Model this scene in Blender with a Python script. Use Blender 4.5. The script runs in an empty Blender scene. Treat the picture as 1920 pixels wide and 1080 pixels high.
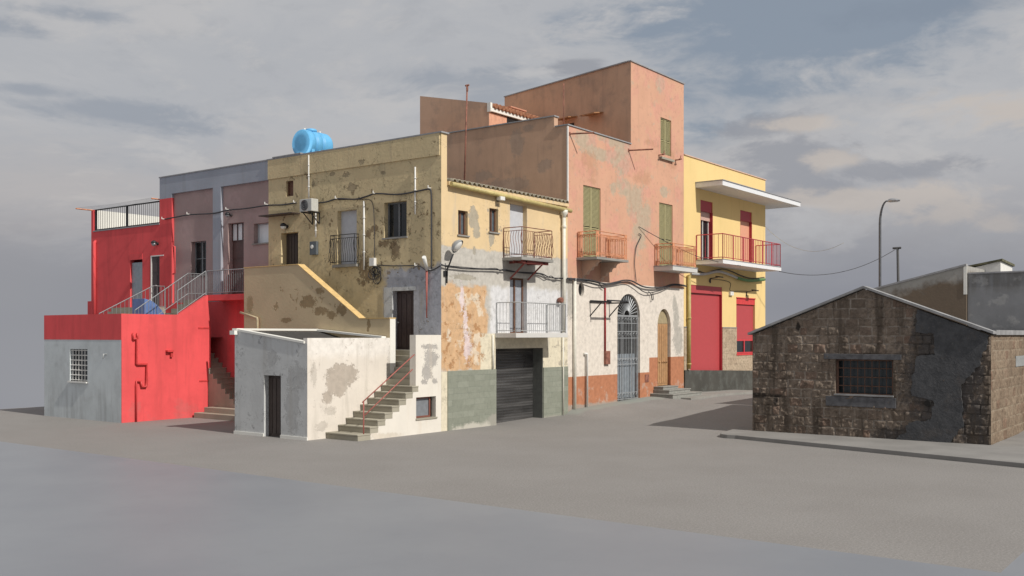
import bpy, math, random
from mathutils import Vector, noise as mnoise
random.seed(7)
scene = bpy.context.scene
col = scene.collection
R = math.radians

# ------------------------------------------------------------------ survey
# The street was measured once from the camera stand point: world +X runs along the
# lit street fronts, world +Y along the shaded fronts, the origin is the house corner.
F = 1867.0; HZ = 628.0; H = 3.4
_c, _s = .799, .6014
_n = math.hypot(_c, _s); _c /= _n; _s /= _n
D0 = F * H / (808 - HZ); L0 = (836 - 960) / F * D0
CAM = (-(D0 * _c + L0 * _s), -(D0 * _s - L0 * _c), H)

def P(px, py, X=None, Y=None, Z=None):
    a = (px - 960) / F; b = (HZ - py) / F
    d = (_c + a * _s, _s - a * _c, b)
    if X is not None: t = (X - CAM[0]) / d[0]
    elif Y is not None: t = (Y - CAM[1]) / d[1]
    else: t = (Z - CAM[2]) / d[2]
    return tuple(CAM[i] + t * d[i] for i in range(3))

# ------------------------------------------------------------------ scene objects
ORG = {}
def tag(o, label=None, cat=None, group=None, kind=None):
    if label: o['label'] = label
    if cat: o['category'] = cat
    if group: o['group'] = group
    if kind: o['kind'] = kind
    return o

def thing(name, label, cat, loc, group=None):
    o = bpy.data.objects.new(name, None); col.objects.link(o)
    o.empty_display_size = .3
    o.location = loc; ORG[o.name] = Vector(loc)
    return tag(o, label, cat, group)

class MB:
    def __init__(s): s.v = []; s.f = []; s.sm = []
    def add(s, vs, fs, smooth=False):
        n = len(s.v); s.v += [tuple(v) for v in vs]
        s.f += [tuple(i + n for i in f) for f in fs]; s.sm += [smooth] * len(fs)
        return s
    def quad(s, pts, n=None):
        pts = [Vector(p) for p in pts]
        if n is not None:
            nn = (pts[1] - pts[0]).cross(pts[2] - pts[0])
            if nn.length < 1e-9: nn = (pts[2] - pts[0]).cross(pts[3 % len(pts)] - pts[0])
            if nn.dot(Vector(n)) < 0: pts = pts[::-1]
        return s.add(pts, [tuple(range(len(pts)))])
    def box(s, x0, y0, z0, x1, y1, z1):
        x0, x1 = sorted((x0, x1)); y0, y1 = sorted((y0, y1)); z0, z1 = sorted((z0, z1))
        v = [(x0,y0,z0),(x1,y0,z0),(x1,y1,z0),(x0,y1,z0),(x0,y0,z1),(x1,y0,z1),(x1,y1,z1),(x0,y1,z1)]
        return s.add(v, [(0,3,2,1),(4,5,6,7),(0,1,5,4),(1,2,6,5),(2,3,7,6),(3,0,4,7)])
    def hexa(s, b, t):
        """prism between two quads (lists of points, same winding)"""
        k = len(b)
        n = Vector((b[1][0]-b[0][0], b[1][1]-b[0][1], b[1][2]-b[0][2])).cross(Vector((b[2][0]-b[1][0], b[2][1]-b[1][1], b[2][2]-b[1][2])))
        d = Vector((t[0][0]-b[0][0], t[0][1]-b[0][1], t[0][2]-b[0][2]))
        if n.dot(d) < 0: b = b[::-1]; t = t[::-1]
        return s.add(list(b) + list(t), [tuple(range(k))[::-1], tuple(range(k, 2*k))] + [(i, (i+1) % k, k+(i+1) % k, k+i) for i in range(k)])
    def tube(s, pts, r, seg=6, cap=True, r2=None):
        pts = [Vector(p) for p in pts]
        q = [pts[0]]
        for p in pts[1:]:
            if (p - q[-1]).length > 1e-5: q.append(p)
        pts = q
        if len(pts) < 2: return s
        rings = []; up = None
        for i, p in enumerate(pts):
            t = Vector((0,0,0))
            if i > 0: t += (p - pts[i-1]).normalized()
            if i < len(pts)-1: t += (pts[i+1] - p).normalized()
            if t.length < 1e-6: t = (p - pts[i-1]).normalized()
            t.normalize()
            if up is None:
                up = Vector((0,0,1)) if abs(t.z) < .9 else Vector((1,0,0))
            w = up - t*up.dot(t)
            if w.length < .05: w = prev_t - t*prev_t.dot(t)
            w.normalize(); u = t.cross(w); up = w; prev_t = t
            rr = r if r2 is None else r + (r2 - r) * i / (len(pts)-1)
            rings.append([p + (u * math.cos(2*math.pi*k/seg) + w * math.sin(2*math.pi*k/seg)) * rr for k in range(seg)])
        v = [x for rg in rings for x in rg]; f = []
        for i in range(len(rings)-1):
            for k in range(seg):
                a = i*seg+k; b = i*seg+(k+1) % seg
                f.append((a, a+seg, b+seg, b))
        n0 = len(s.v); s.add(v, f, seg > 4)
        if cap:
            s.add([], [])
            s.f.append(tuple(n0+k for k in range(seg))); s.sm.append(False)
            s.f.append(tuple(n0+(len(rings)-1)*seg+k for k in range(seg))[::-1]); s.sm.append(False)
        return s
    def bar(s, a, b, w):
        return s.tube([a, b], w * .7071, 4)
    def lathe(s, c, prof, seg=20, axis='Z', smooth=True):
        """prof: list of (r, h) along axis from c"""
        v = []; f = []
        for r, h in prof:
            for k in range(seg):
                a = 2*math.pi*k/seg; p, q = r*math.cos(a), r*math.sin(a)
                if axis == 'Z': v.append((c[0]+p, c[1]+q, c[2]+h))
                elif axis == 'X': v.append((c[0]+h, c[1]+p, c[2]+q))
                else: v.append((c[0]+q, c[1]+h, c[2]+p))
        for i in range(len(prof)-1):
            for k in range(seg):
                a = i*seg+k; b = i*seg+(k+1) % seg
                f.append((a, b, b+seg, a+seg))
        n = len(prof)
        f.append(tuple(range(seg))[::-1]); f.append(tuple(range((n-1)*seg, n*seg)))
        n0 = len(s.v); s.v += v; s.f += [tuple(i+n0 for i in ff) for ff in f]
        s.sm += [smooth]*(len(f)-2) + [False]*2
        return s
    def islands(s):
        par = list(range(len(s.v)))
        def find(i):
            while par[i] != i: par[i] = par[par[i]]; i = par[i]
            return i
        for f in s.f:
            for i in f[1:]: par[find(f[0])] = find(i)
        g = {}
        for k, f in enumerate(s.f): g.setdefault(find(f[0]), []).append(k)
        out = []
        for ks in g.values():
            m = MB(); mp = {}
            for k in ks:
                for i in s.f[k]:
                    if i not in mp: mp[i] = len(m.v); m.v.append(s.v[i])
                m.f.append(tuple(mp[i] for i in s.f[k])); m.sm.append(s.sm[k])
            out.append(m)
        return out
    def build_each(s, name, mat, parent=None, **kw):
        return [m.build(name, mat, parent, **kw) for m in s.islands()]
    def build(s, name, mat, parent=None, label=None, bevel=0, **kw):
        me = bpy.data.meshes.new(name)
        off = Vector((0,0,0)); root = parent
        if parent is not None:
            while root.parent: root = root.parent
            off = ORG[root.name]
        elif s.v:
            xs = [v[0] for v in s.v]; ys = [v[1] for v in s.v]
            off = Vector(((min(xs)+max(xs))/2, (min(ys)+max(ys))/2, min(v[2] for v in s.v)))
        me.from_pydata([tuple(Vector(v) - off) for v in s.v], [], s.f)
        for p, m in zip(me.polygons, s.sm): p.use_smooth = m
        me.materials.append(mat); me.update()
        o = bpy.data.objects.new(name, me); col.objects.link(o)
        if parent is not None: o.parent = parent
        else: o.location = off; ORG[o.name] = off
        if bevel:
            b = o.modifiers.new('bevel', 'BEVEL'); b.width = bevel; b.segments = 2; b.limit_method = 'ANGLE'
        tag(o, label, **kw)
        return o

class Pl:
    """a facade plane: 'A' faces -X (u = Y), 'B' faces -Y (u = X); w = depth into the wall"""
    def __init__(s, ax, c): s.ax = ax; s.c = c
    def p(s, u, z, w=0): return (s.c + w, u, z) if s.ax == 'A' else (u, s.c + w, z)
    def n(s): return (-1,0,0) if s.ax == 'A' else (0,-1,0)
    def un(s): return (0,1,0) if s.ax == 'A' else (1,0,0)
    def box(s, mb, u0, u1, z0, z1, w0, w1):
        a = s.p(u0, z0, w0); b = s.p(u1, z1, w1); return mb.box(*a, *b)
    def quad(s, mb, u0, u1, z0, z1, w=0):
        return mb.quad([s.p(u0,z0,w), s.p(u1,z0,w), s.p(u1,z1,w), s.p(u0,z1,w)], s.n())
    def at(s, px, py, w=0):
        q = P(px, py, X=s.c + w) if s.ax == 'A' else P(px, py, Y=s.c + w)
        return (q[1], q[2]) if s.ax == 'A' else (q[0], q[2])
    def rect(s, x0, y0, x1, y1):
        m = (x0 + x1) / 2
        a = s.at(x0, y0)[0]; b = s.at(x1, y0)[0]
        return (min(a, b), max(a, b), s.at(m, y1)[1], s.at(m, y0)[1])
    def pt(s, px, py, w=0):
        u, z = s.at(px, py, w); return s.p(u, z, w)
    def facade(s, mb, u0, u1, z0, z1, holes, d=.25, sub=0):
        us = sorted(set([u0, u1] + [h[0] for h in holes] + [h[1] for h in holes]))
        zs = sorted(set([z0, z1] + [h[2] for h in holes] + [h[3] for h in holes]))
        us = [u for u in us if u0 <= u <= u1]; zs = [z for z in zs if z0 <= z <= z1]
        for i in range(len(us)-1):
            for j in range(len(zs)-1):
                cu = (us[i]+us[i+1])/2; cz = (zs[j]+zs[j+1])/2
                if any(h[0] < cu < h[1] and h[2] < cz < h[3] for h in holes): continue
                s.quad(mb, us[i], us[i+1], zs[j], zs[j+1])
        U = Vector(s.un())
        for h in holes:
            a, b, c, e = h[:4]; dd = h[4] if len(h) > 4 else d
            if dd <= 0: continue
            mb.quad([s.p(a,c,0), s.p(a,c,dd), s.p(a,e,dd), s.p(a,e,0)], U)
            mb.quad([s.p(b,c,0), s.p(b,c,dd), s.p(b,e,dd), s.p(b,e,0)], -U)
            mb.quad([s.p(a,e,0), s.p(b,e,0), s.p(b,e,dd), s.p(a,e,dd)], (0,0,-1))
            if c > z0 + 1e-4:
                mb.quad([s.p(a,c,0), s.p(b,c,0), s.p(b,c,dd), s.p(a,c,dd)], (0,0,1))
    def arch(s, mb, u0, u1, zs, zt, d, seg=14, full=False):
        """fill the corners of a rectangular hole u0..u1, zs..zt above a half-round (or round) opening"""
        cu = (u0+u1)/2; ru = (u1-u0)/2
        pts = []
        for k in range(seg+1):
            a = math.pi*k/seg
            pts.append((cu - ru*math.cos(a), zs + (zt-zs)*math.sin(a)))
        for k in range(seg):
            (a0, b0), (a1, b1) = pts[k], pts[k+1]
            if min(zt-b0, zt-b1) > 1e-6 or max(zt-b0, zt-b1) > 1e-6:
                mb.quad([s.p(a0,b0), s.p(a1,b1), s.p(a1,zt), s.p(a0,zt)] if zt-b1 > 1e-5 and zt-b0 > 1e-5 else
                        ([s.p(a0,b0), s.p(a1,b1), s.p(a0,zt)] if zt-b1 <= 1e-5 else [s.p(a0,b0), s.p(a1,b1), s.p(a1,zt)]), s.n())
            m = Vector(s.p(cu, zs, 0)) - Vector(s.p((a0+a1)/2, (b0+b1)/2, 0))
            mb.quad([s.p(a0,b0,0), s.p(a1,b1,0), s.p(a1,b1,d), s.p(a0,b0,d)], m)

# ------------------------------------------------------------------ node materials
class G:
    def __init__(s, name):
        s.mat = bpy.data.materials.new(name); s.mat.use_nodes = True
        s.t = s.mat.node_tree; s.N = s.t.nodes; s.L = s.t.links
        s.b = s.N['Principled BSDF']; s._pos = None; s._xyz = None
    def new(s, k, **kw):
        n = s.N.new(k)
        for a, v in kw.items(): setattr(n, a, v)
        return n
    def put(s, sock, v):
        if isinstance(v, (int, float)): sock.default_value = v
        elif isinstance(v, tuple): sock.default_value = v if len(v) == len(sock.default_value) else (*v, 1)
        else: s.L.new(v, sock)
    def pos(s):
        if s._pos is None: s._pos = s.new('ShaderNodeNewGeometry').outputs['Position']
        return s._pos
    def xyz(s):
        if s._xyz is None:
            n = s.new('ShaderNodeSeparateXYZ'); s.L.new(s.pos(), n.inputs[0]); s._xyz = n.outputs
        return s._xyz
    def m(s, op, a, b=0.0, clamp=False):
        n = s.new('ShaderNodeMath', operation=op, use_clamp=clamp); s.put(n.inputs[0], a); s.put(n.inputs[1], b); return n.outputs[0]
    def mix(s, f, a, b, mode='MIX'):
        n = s.new('ShaderNodeMix', data_type='RGBA', blend_type=mode); s.put(n.inputs[0], f)
        s.put(n.inputs[6], a); s.put(n.inputs[7], b); return n.outputs[2]
    def ramp(s, v, lo, hi, a=0.0, b=1.0):
        n = s.new('ShaderNodeMapRange', interpolation_type='SMOOTHSTEP')
        s.put(n.inputs[0], v); n.inputs[1].default_value = lo; n.inputs[2].default_value = hi
        n.inputs[3].default_value = a; n.inputs[4].default_value = b; return n.outputs[0]
    def vec(s, sc=(1,1,1), off=(0,0,0), src=None):
        n = s.new('ShaderNodeMapping'); s.L.new(src or s.pos(), n.inputs[0])
        n.inputs['Scale'].default_value = sc; n.inputs['Location'].default_value = off; return n.outputs[0]
    def noise(s, scale, detail=4, rough=.55, vec=None, dist=0, out=0):
        n = s.new('ShaderNodeTexNoise'); s.L.new(vec if vec is not None else s.pos(), n.inputs['Vector'])
        n.inputs['Scale'].default_value = scale; n.inputs['Detail'].default_value = detail
        n.inputs['Roughness'].default_value = rough; n.inputs['Distortion'].default_value = dist
        return n.outputs[out]
    def rough(s, v): s.put(s.b.inputs['Roughness'], v)
    def color(s, v): s.put(s.b.inputs['Base Color'], v)
    def bump(s, h, strength=.5, dist=.02):
        n = s.new('ShaderNodeBump'); s.put(n.inputs['Height'], h)
        n.inputs['Strength'].default_value = strength; n.inputs['Distance'].default_value = dist
        s.L.new(n.outputs[0], s.b.inputs['Normal'])

def simple(name, c, rough=.7, metal=0.0, vary=.12, bump=0.0, scale=6):
    g = G(name)
    f = g.ramp(g.noise(scale, 5), .3, .7)
    d = tuple(x * (1 - vary) for x in c); e = tuple(min(1, x * (1 + vary)) for x in c)
    g.color(g.mix(f, d, e)); g.rough(rough); g.b.inputs['Metallic'].default_value = metal
    if bump: g.bump(g.noise(scale * 6, 4), bump, .01)
    return g.mat

def hsv(c, k): return tuple(max(0, min(1, x * k)) for x in c)

def mask(g, sp):
    """mask from a spec: box / blobs / peel / below / streak, combined with noise so edges are ragged"""
    X = g.xyz()
    k = sp[0]
    if k == 'box':                       # ax,u0,u1,z0,z1,soft,wob
        _, ax, u0, u1, z0, z1, soft, wob = sp
        u = X[1] if ax == 'A' else X[0]; z = X[2]
        if wob:
            n = g.m('MULTIPLY', g.m('SUBTRACT', g.noise(1.6, 6, .65), .5), wob)
            u = g.m('ADD', u, n); z = g.m('ADD', z, g.m('MULTIPLY', g.m('SUBTRACT', g.noise(2.1, 6, .65, g.vec(off=(3,7,1))), .5), wob))
        r = None
        for a, b, sgn in ((u, u0, 1), (u, u1, -1), (z, z0, 1), (z, z1, -1)):
            if b is None: continue
            q = g.ramp(a, b-soft, b+soft) if sgn > 0 else g.ramp(a, b-soft, b+soft, 1.0, 0.0)
            r = q if r is None else g.m('MULTIPLY', r, q)
        return r
    if k == 'blobs':                     # ax, [(u,z,ru,rz)], wob, soft
        _, ax, bl, wob, soft = sp[:5]
        u = X[1] if ax == 'A' else X[0]; z = X[2]; r = None
        for (cu, cz, ru, rz) in bl:
            a = g.m('MULTIPLY', g.m('SUBTRACT', u, cu), 1/ru); b = g.m('MULTIPLY', g.m('SUBTRACT', z, cz), 1/rz)
            d = g.m('SQRT', g.m('ADD', g.m('MULTIPLY', a, a), g.m('MULTIPLY', b, b)))
            r = d if r is None else g.m('MINIMUM', r, d)
        ns = sp[5] if len(sp) > 5 else 2.2
        r = g.m('ADD', r, g.m('MULTIPLY', g.m('SUBTRACT', g.noise(ns*.8, 10, .72, dist=.4), .5), wob*1.7))
        r = g.m('ADD', r, g.m('MULTIPLY', g.m('SUBTRACT', g.noise(ns*4.5, 8, .7, g.vec(off=(3,1,8))), .5), wob*1.1))
        return g.ramp(r, 1-soft, 1+soft, 1.0, 0.0)
    if k == 'crack':                     # scale, width, region, seed : thin winding lines
        _, sc, wd, reg, seed = sp
        n = g.m('ABSOLUTE', g.m('SUBTRACT', g.noise(sc, 5, .6, g.vec(off=(seed, seed*2, seed)), dist=.8), .5))
        r = g.ramp(n, 0.0, wd, 1.0, 0.0)
        r = g.m('MULTIPLY', r, g.ramp(g.noise(sc*.7, 3, .5, g.vec(off=(seed*3, 1, seed))), .5, .6))
        return g.m('MULTIPLY', r, mask(g, reg)) if reg else r
    if k == 'peel':                      # scale, thr, soft, region, seed
        _, sc, thr, soft, reg, seed = sp
        n = g.noise(sc, 8, .62, g.vec(off=(seed, seed*1.7, seed*.6)))
        if reg is not None:
            n = g.m('ADD', n, g.m('MULTIPLY', g.m('SUBTRACT', mask(g, reg), 1.0), .5))
        return g.ramp(n, thr-soft, thr+soft)
    if k == 'streak':                    # thr, soft, region, seed : vertical runs
        _, thr, soft, reg, seed = sp
        n = g.noise(1.0, 6, .6, g.vec(sc=(3.2,3.2,.35), off=(seed, seed, 0)))
        r = g.ramp(n, thr-soft, thr+soft)
        return g.m('MULTIPLY', r, mask(g, reg)) if reg else r

def plaster(name, base, layers=(), vary=.10, bump=.35, grime=.12, rough=.9, dist=.012, gscale=.7):
    g = G(name)
    n1 = g.noise(gscale, 6, .6); n2 = g.noise(5, 6, .6, g.vec(off=(5,2,9)))
    c = g.mix(g.ramp(n1, .3, .7), hsv(base, 1-vary), hsv(base, 1+vary*.6))
    c = g.mix(g.m('MULTIPLY', g.ramp(n2, .55, .8), grime), c, hsv(base, .55))
    h = g.m('ADD', g.m('MULTIPLY', g.noise(9, 6, .6), .5), g.m('MULTIPLY', g.noise(60, 3, .5), .12))
    for L in layers:
        colr, sp = L[0], L[1]; op = L[2] if len(L) > 2 else 1.0; dep = L[3] if len(L) > 3 else 0.0
        mk = mask(g, sp)
        if isinstance(sp[0], str) and sp[0] == 'streak': vv = colr
        else: vv = g.mix(g.ramp(n2, .3, .75), hsv(colr, 1.08), hsv(colr, .84))
        c = g.mix(mk if op == 1 else g.m('MULTIPLY', mk, op), c, vv)
        if dep: h = g.m('SUBTRACT', h, g.m('MULTIPLY', mk, dep))
    g.color(c); g.rough(rough); g.bump(h, bump, dist)
    g.b.inputs['Specular IOR Level'].default_value = .25
    return g.mat

def blockwork(name, c1, c2, mortar, bw, bh, ax, off=(0,0), dirt=1.0, bump=1.0, dist=.04, msize=.02, layers=(), warp=.03, rough=.95, lumps=1.0):
    g = G(name); X = g.xyz()
    cm = g.new('ShaderNodeCombineXYZ')
    u = X[1] if ax == 'A' else X[0]
    w1 = g.m('MULTIPLY', g.m('SUBTRACT', g.noise(2.3, 4), .5), warp*2.6); w2 = g.m('MULTIPLY', g.m('SUBTRACT', g.noise(2.8, 4, .5, g.vec(off=(9,4,2))), .5), warp*2.2)
    g.L.new(g.m('ADD', g.m('ADD', u, off[0]), w1), cm.inputs[0]); g.L.new(g.m('ADD', g.m('ADD', X[2], off[1]), w2), cm.inputs[1])
    b = g.new('ShaderNodeTexBrick', offset=.5, squash=1.25, squash_frequency=3, offset_frequency=2); g.L.new(cm.outputs[0], b.inputs['Vector'])
    b.inputs['Scale'].default_value = 1; b.inputs['Brick Width'].default_value = bw; b.inputs['Row Height'].default_value = bh
    b.inputs['Mortar Size'].default_value = msize; b.inputs['Mortar Smooth'].default_value = .6
    b.inputs['Color1'].default_value = (0,0,0,1); b.inputs['Color2'].default_value = (1,1,1,1); b.inputs['Mortar'].default_value = (.5,.5,.5,1)
    per = g.m('ADD', b.outputs['Color'], 0.0)
    c = g.mix(per, c1, c2)
    n = g.noise(7, 8, .7); n3 = g.noise(22, 5, .7)
    c = g.mix(g.ramp(n, .42, .7, 0, .75*dirt), c, hsv(c1, .42))
    c = g.mix(g.ramp(n3, .56, .72, 0, .5*dirt), c, hsv(c2, 1.5))
    c = g.mix(g.ramp(g.noise(.6, 5, .6, g.vec(off=(2,2,2))), .5, .75, 0, .45*dirt), c, hsv(c1, .55))
    mf = b.outputs['Fac']
    c = g.mix(g.m('MULTIPLY', mf, g.ramp(g.noise(1.9, 4), .35, .65)), c, mortar)
    h = g.m('ADD', g.m('MULTIPLY', g.noise(11, 8, .72), .9*lumps), g.m('MULTIPLY', per, .5))
    h = g.m('SUBTRACT', h, g.m('MULTIPLY', mf, .8))
    for L in layers:
        mk = mask(g, L[1]); c = g.mix(mk, c, L[0])
        if len(L) > 2: h = g.mix(mk, h, g.m('ADD', g.m('MULTIPLY', g.noise(5, 7, .65), .35), L[2]))
    g.color(c); g.rough(rough); g.bump(h, bump, dist); g.b.inputs['Specular IOR Level'].default_value = .2
    return g.mat

A0 = Pl('A', -.25)      # shaded fronts of the terrace
B0 = Pl('B', 0.0)       # lit fronts

# ---- small shared materials
M = {}
M['coping'] = simple('coping', (.30,.30,.31), .8, bump=.2)
M['glass'] = simple('glass', (.018,.02,.022), .08, vary=.3)
M['glass_blue'] = simple('glass_blue', (.10,.12,.14), .12, vary=.15)
M['dark'] = simple('dark_inside', (.012,.011,.010), .9)
M['dark_wood'] = simple('dark_wood', (.055,.038,.032), .55, bump=.2)
M['brown_wood'] = simple('brown_wood', (.13,.06,.035), .6, bump=.2)
M['white_pvc'] = simple('white_pvc', (.72,.71,.68), .5, vary=.06)
M['cream_pipe'] = simple('cream_pipe', (.70,.68,.60), .55, vary=.08)
M['grey_metal'] = simple('grey_metal', (.27,.28,.29), .5, .3)
M['pale_metal'] = simple('pale_metal', (.42,.43,.43), .5, .2)
M['black_metal'] = simple('black_metal', (.03,.03,.033), .5, .3)
M['rust'] = simple('rust', (.24,.10,.07), .8, vary=.35, bump=.3)
M['cable'] = simple('cable', (.045,.045,.05), .7)
M['shade_metal'] = simple('shade_metal', (.34,.36,.38), .35, .7)
M['shutter_grey'] = simple('shutter_grey', (.52,.53,.56), .6, vary=.05)
M['stone_step'] = plaster('stone_step', (.36,.335,.27), vary=.15, bump=.3)
M['concrete'] = plaster('old_concrete', (.30,.29,.27), vary=.18, bump=.3, grime=.3)
M['orange_metal'] = simple('orange_metal', (.62,.27,.14), .6, vary=.15)
M['red_metal'] = simple('red_metal', (.45,.05,.07), .55, vary=.1)
M['lamp_glass'] = simple('lamp_glass', (.75,.75,.72), .25, vary=.03)

# ------------------------------------------------------------------ reusable builders
def railing(mb, path, z0, h, gap=.12, r=.009, style='straight', zf=None, rail=.03, post=None):
    """path: plan points; zf(t-index point) gives floor height when sloping (list matching path)"""
    zf = zf or [z0]*len(path)
    for i in range(len(path)-1):
        a = Vector((*path[i], zf[i])); b = Vector((*path[i+1], zf[i+1])); d = b-a; L = math.hypot(d.x, d.y)
        if L < .05: continue
        n = max(1, round(L/gap)); t = d.normalized(); outv = Vector((t.y, -t.x, 0))
        up = Vector((0,0,1))
        mb.bar(a+up*h, b+up*h, rail); mb.bar(a+up*.09, b+up*.09, rail*.8)
        if style in ('belly', 'ornate'): mb.bar(a+up*(h-.13), b+up*(h-.13), rail*.7)
        for k in range(n+1):
            p = a + d*(k/n)
            if style == 'belly':
                pts = []
                for j in range(9):
                    s = j/8; zz = .09 + (h-.13-.09)*s
                    pts.append(p + up*zz + t*(.045*math.sin(s*2*math.pi)) + outv*(.07*math.sin(s*math.pi)*(1-s)))
                mb.tube(pts, r, 5, False)
            else:
                mb.tube([p+up*.09, p+up*(h if style == 'straight' else h-.13)], r, 5, False)
                if style == 'ornate' and k < n:
                    for zz, rr in ((h-.19, .05), (.17, .05)):
                        c = p + d*(.5/n) + up*zz
                        mb.tube([c + t*rr*math.cos(q*math.pi/4)*.8 + up*rr*math.sin(q*math.pi/4) for q in range(9)], r*.8, 4, False)
        for q in (a, b):
            mb.bar(q+up*0, q+up*h, post or rail*1.1)
    return mb

def shutters(par, pl, u0, u1, z0, z1, mat, w=.05, name='shutter'):
    """pair of louvred shutters closed over an opening"""
    for k in range(2):
        a = u0 + (u1-u0)/2*k + .006; b = a + (u1-u0)/2 - .012
        mb = MB(); st = .055
        pl.box(mb, a, a+st, z0, z1, w, w+.04); pl.box(mb, b-st, b, z0, z1, w, w+.04)
        mid = z0 + (z1-z0)*.42
        for zz in (z0, mid, z1-st): pl.box(mb, a+st, b-st, zz, zz+st, w, w+.04)
        z = z0+st+.01
        while z < z1-st-.03:
            if not (mid-.03 < z < mid+st):
                mb.quad([pl.p(a+st, z, w+.006), pl.p(b-st, z, w+.006), pl.p(b-st, z+.05, w+.034), pl.p(a+st, z+.05, w+.034)], (-.5,-.5,.5))
            z += .052
        mb.build(name, mat, par)
    mb = MB(); pl.box(mb, u0, u1, z0, z1, w+.045, w+.06); mb.build('shutter_back', M['dark'], par)

def window(par, pl, u0, u1, z0, z1, d, frame, glass, nx=2, nz=1, fw=.05, sill=None, blind=None, kind='window', solid=0):
    mb = MB()
    for a, b in ((u0, u0+fw), (u1-fw, u1)): pl.box(mb, a, b, z0, z1, d-.03, d+.03)
    for a, b in ((z0, z0+fw), (z1-fw, z1)): pl.box(mb, u0+fw, u1-fw, a, b, d-.03, d+.03)
    for k in range(1, nx):
        c = u0 + (u1-u0)*k/nx; pl.box(mb, c-fw*.6, c+fw*.6, z0+fw, z1-fw, d-.032, d+.028)
    for k in range(1, nz):
        c = z0 + (z1-z0)*k/nz; pl.box(mb, u0+fw, u1-fw, c-fw*.3, c+fw*.3, d-.026, d+.02)
    fr = mb.build(kind, frame, par)
    g = MB(); pl.quad(g, u0+.01, u1-.01, z0+.01, z1-.01, d+.012); g.build('pane', glass, fr)
    if solid:
        s = MB(); pl.box(s, u0+fw, u1-fw, z0+fw, z0+solid, d-.02, d+.008); s.build('kick_panel', frame, fr)
    if blind:
        s = MB(); k = blind[0]; n = int((z1-z0)*k/.05)
        for i in range(n):
            zt = z1 - .05*i; pl.box(s, u0+.01, u1-.01, zt-.047, zt, d-.05, d-.035)
        s.build('roller_blind', blind[1], fr)
    if sill:
        s = MB(); pl.box(s, u0-.06, u1+.06, z0-.05, z0, -.06, d-.031); s.build('sill', sill, fr)
    return fr

def door(par, pl, u0, u1, z0, z1, d, mat, panels=2, rows=3, handle=True, kind='door', boards=0):
    mb = MB(); pl.box(mb, u0, u1, z0, z1, d, d+.06)
    n = panels; wi = (u1-u0)/n
    for k in range(n):
        a = u0+wi*k
        if k: pl.box(mb, a-.008, a+.008, z0+.02, z1-.02, d-.012, d-.002)
        if boards:
            for j in range(boards):
                x = a + wi*(j+.5)/boards; pl.box(mb, x-wi*.36/boards, x+wi*.36/boards, z0+.1, z1-.1, d-.016, d-.002)
        else:
            for j in range(rows):
                h = (z1-z0-.1)/rows; b = z0+.08+h*j; pl.box(mb, a+.08, a+wi-.08, b+.04, b+h-.06, d-.016, d-.002)
    o = mb.build(kind, mat, par, bevel=.004)
    if handle:
        h = MB(); x = u0 + (u1-u0)*(.5 if panels > 1 else .82); z = z0+1.0
        a = Vector(pl.p(x+.06, z, d)); q = Vector(pl.n())
        h.tube([a, a+q*.06], .012); h.lathe(tuple(Vector(pl.p(x+.06, z, d-.075))), [(.008,-.02),(.028,-.01),(.03,.01),(.008,.02)], 8, 'X' if pl.ax == 'A' else 'Y')
        h.build('handle', M['pale_metal'], o)
    return o

def slab_roof(name, par, x0, y0, x1, y1, z, t=.1, over=.04, mat=None):
    mb = MB(); mb.box(x0-over, y0-over, z, x1+over, y1+over, z+t); return mb.build(name, mat or M['coping'], par)

def wirepath(pl, pts, w=-.07, sag=.0, sub=6, wob=.0):
    """points given as survey marks on the facade; smooth (Catmull-Rom) path"""
    q = [Vector(pl.pt(x, y, w)) for x, y in pts]
    return smooth(q, sub)
def smooth(q, sub=6):
    q = [Vector(p) for p in q]; out = []
    for i in range(len(q)-1):
        p0 = q[max(i-1, 0)]; p1 = q[i]; p2 = q[i+1]; p3 = q[min(i+2, len(q)-1)]
        for k in range(sub):
            t = k/sub
            out.append(.5*((2*p1)+(p2-p0)*t+(2*p0-5*p1+4*p2-p3)*t*t+(3*p1-p0-3*p2+p3)*t**3))
    out.append(q[-1]); return out
def tube_obj(name, pts, r, mat, par=None, label=None, cat=None, group=None, seg=6):
    mb = MB(); mb.tube(pts, r, seg); o = mb.build(name, mat, par)
    return tag(o, label, cat, group)
# ------------------------------------------------------------------ terrain
def lerp_tab(tab, x):
    if x <= tab[0][0]: return tab[0][1]
    for (a, b), (c, d) in zip(tab, tab[1:]):
        if x <= c: t = (x-a)/(c-a); t = t*t*(3-2*t); return b+(d-b)*t
    return tab[-1][1]
def hgt(x, y):
    v = lerp_tab([(3,0),(7.7,.09),(12,.2),(15,.31),(19,.36),(23,.3),(28,.06),(34,0)], x)
    k = lerp_tab([(-2.6,0),(-.2,1)], y) * lerp_tab([(7.72,0),(8.1,1),(14.5,1),(15.2,.6),(19,.2)], x)
    return v + k*.20 if y < .6 else v + k*.2

def sheet(name, xs, ys, z, mat, fn=True, skip=None):
    v = []; f = []
    for y in ys:
        for x in xs: v.append((x, y, z + (hgt(x, y) if fn else 0)))
    n = len(xs)
    for j in range(len(ys)-1):
        for i in range(n-1):
            a = j*n+i
            if skip and skip((xs[i]+xs[i+1])/2, (ys[j]+ys[j+1])/2): continue
            f.append((a, a+1, a+n+1, a+n))
    mb = MB(); mb.add(v, f, True)
    return mb.build(name, mat)
def rng(a, b, s):
    n = max(1, round((b-a)/s)); return [a+(b-a)*i/n for i in range(n+1)]

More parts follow.
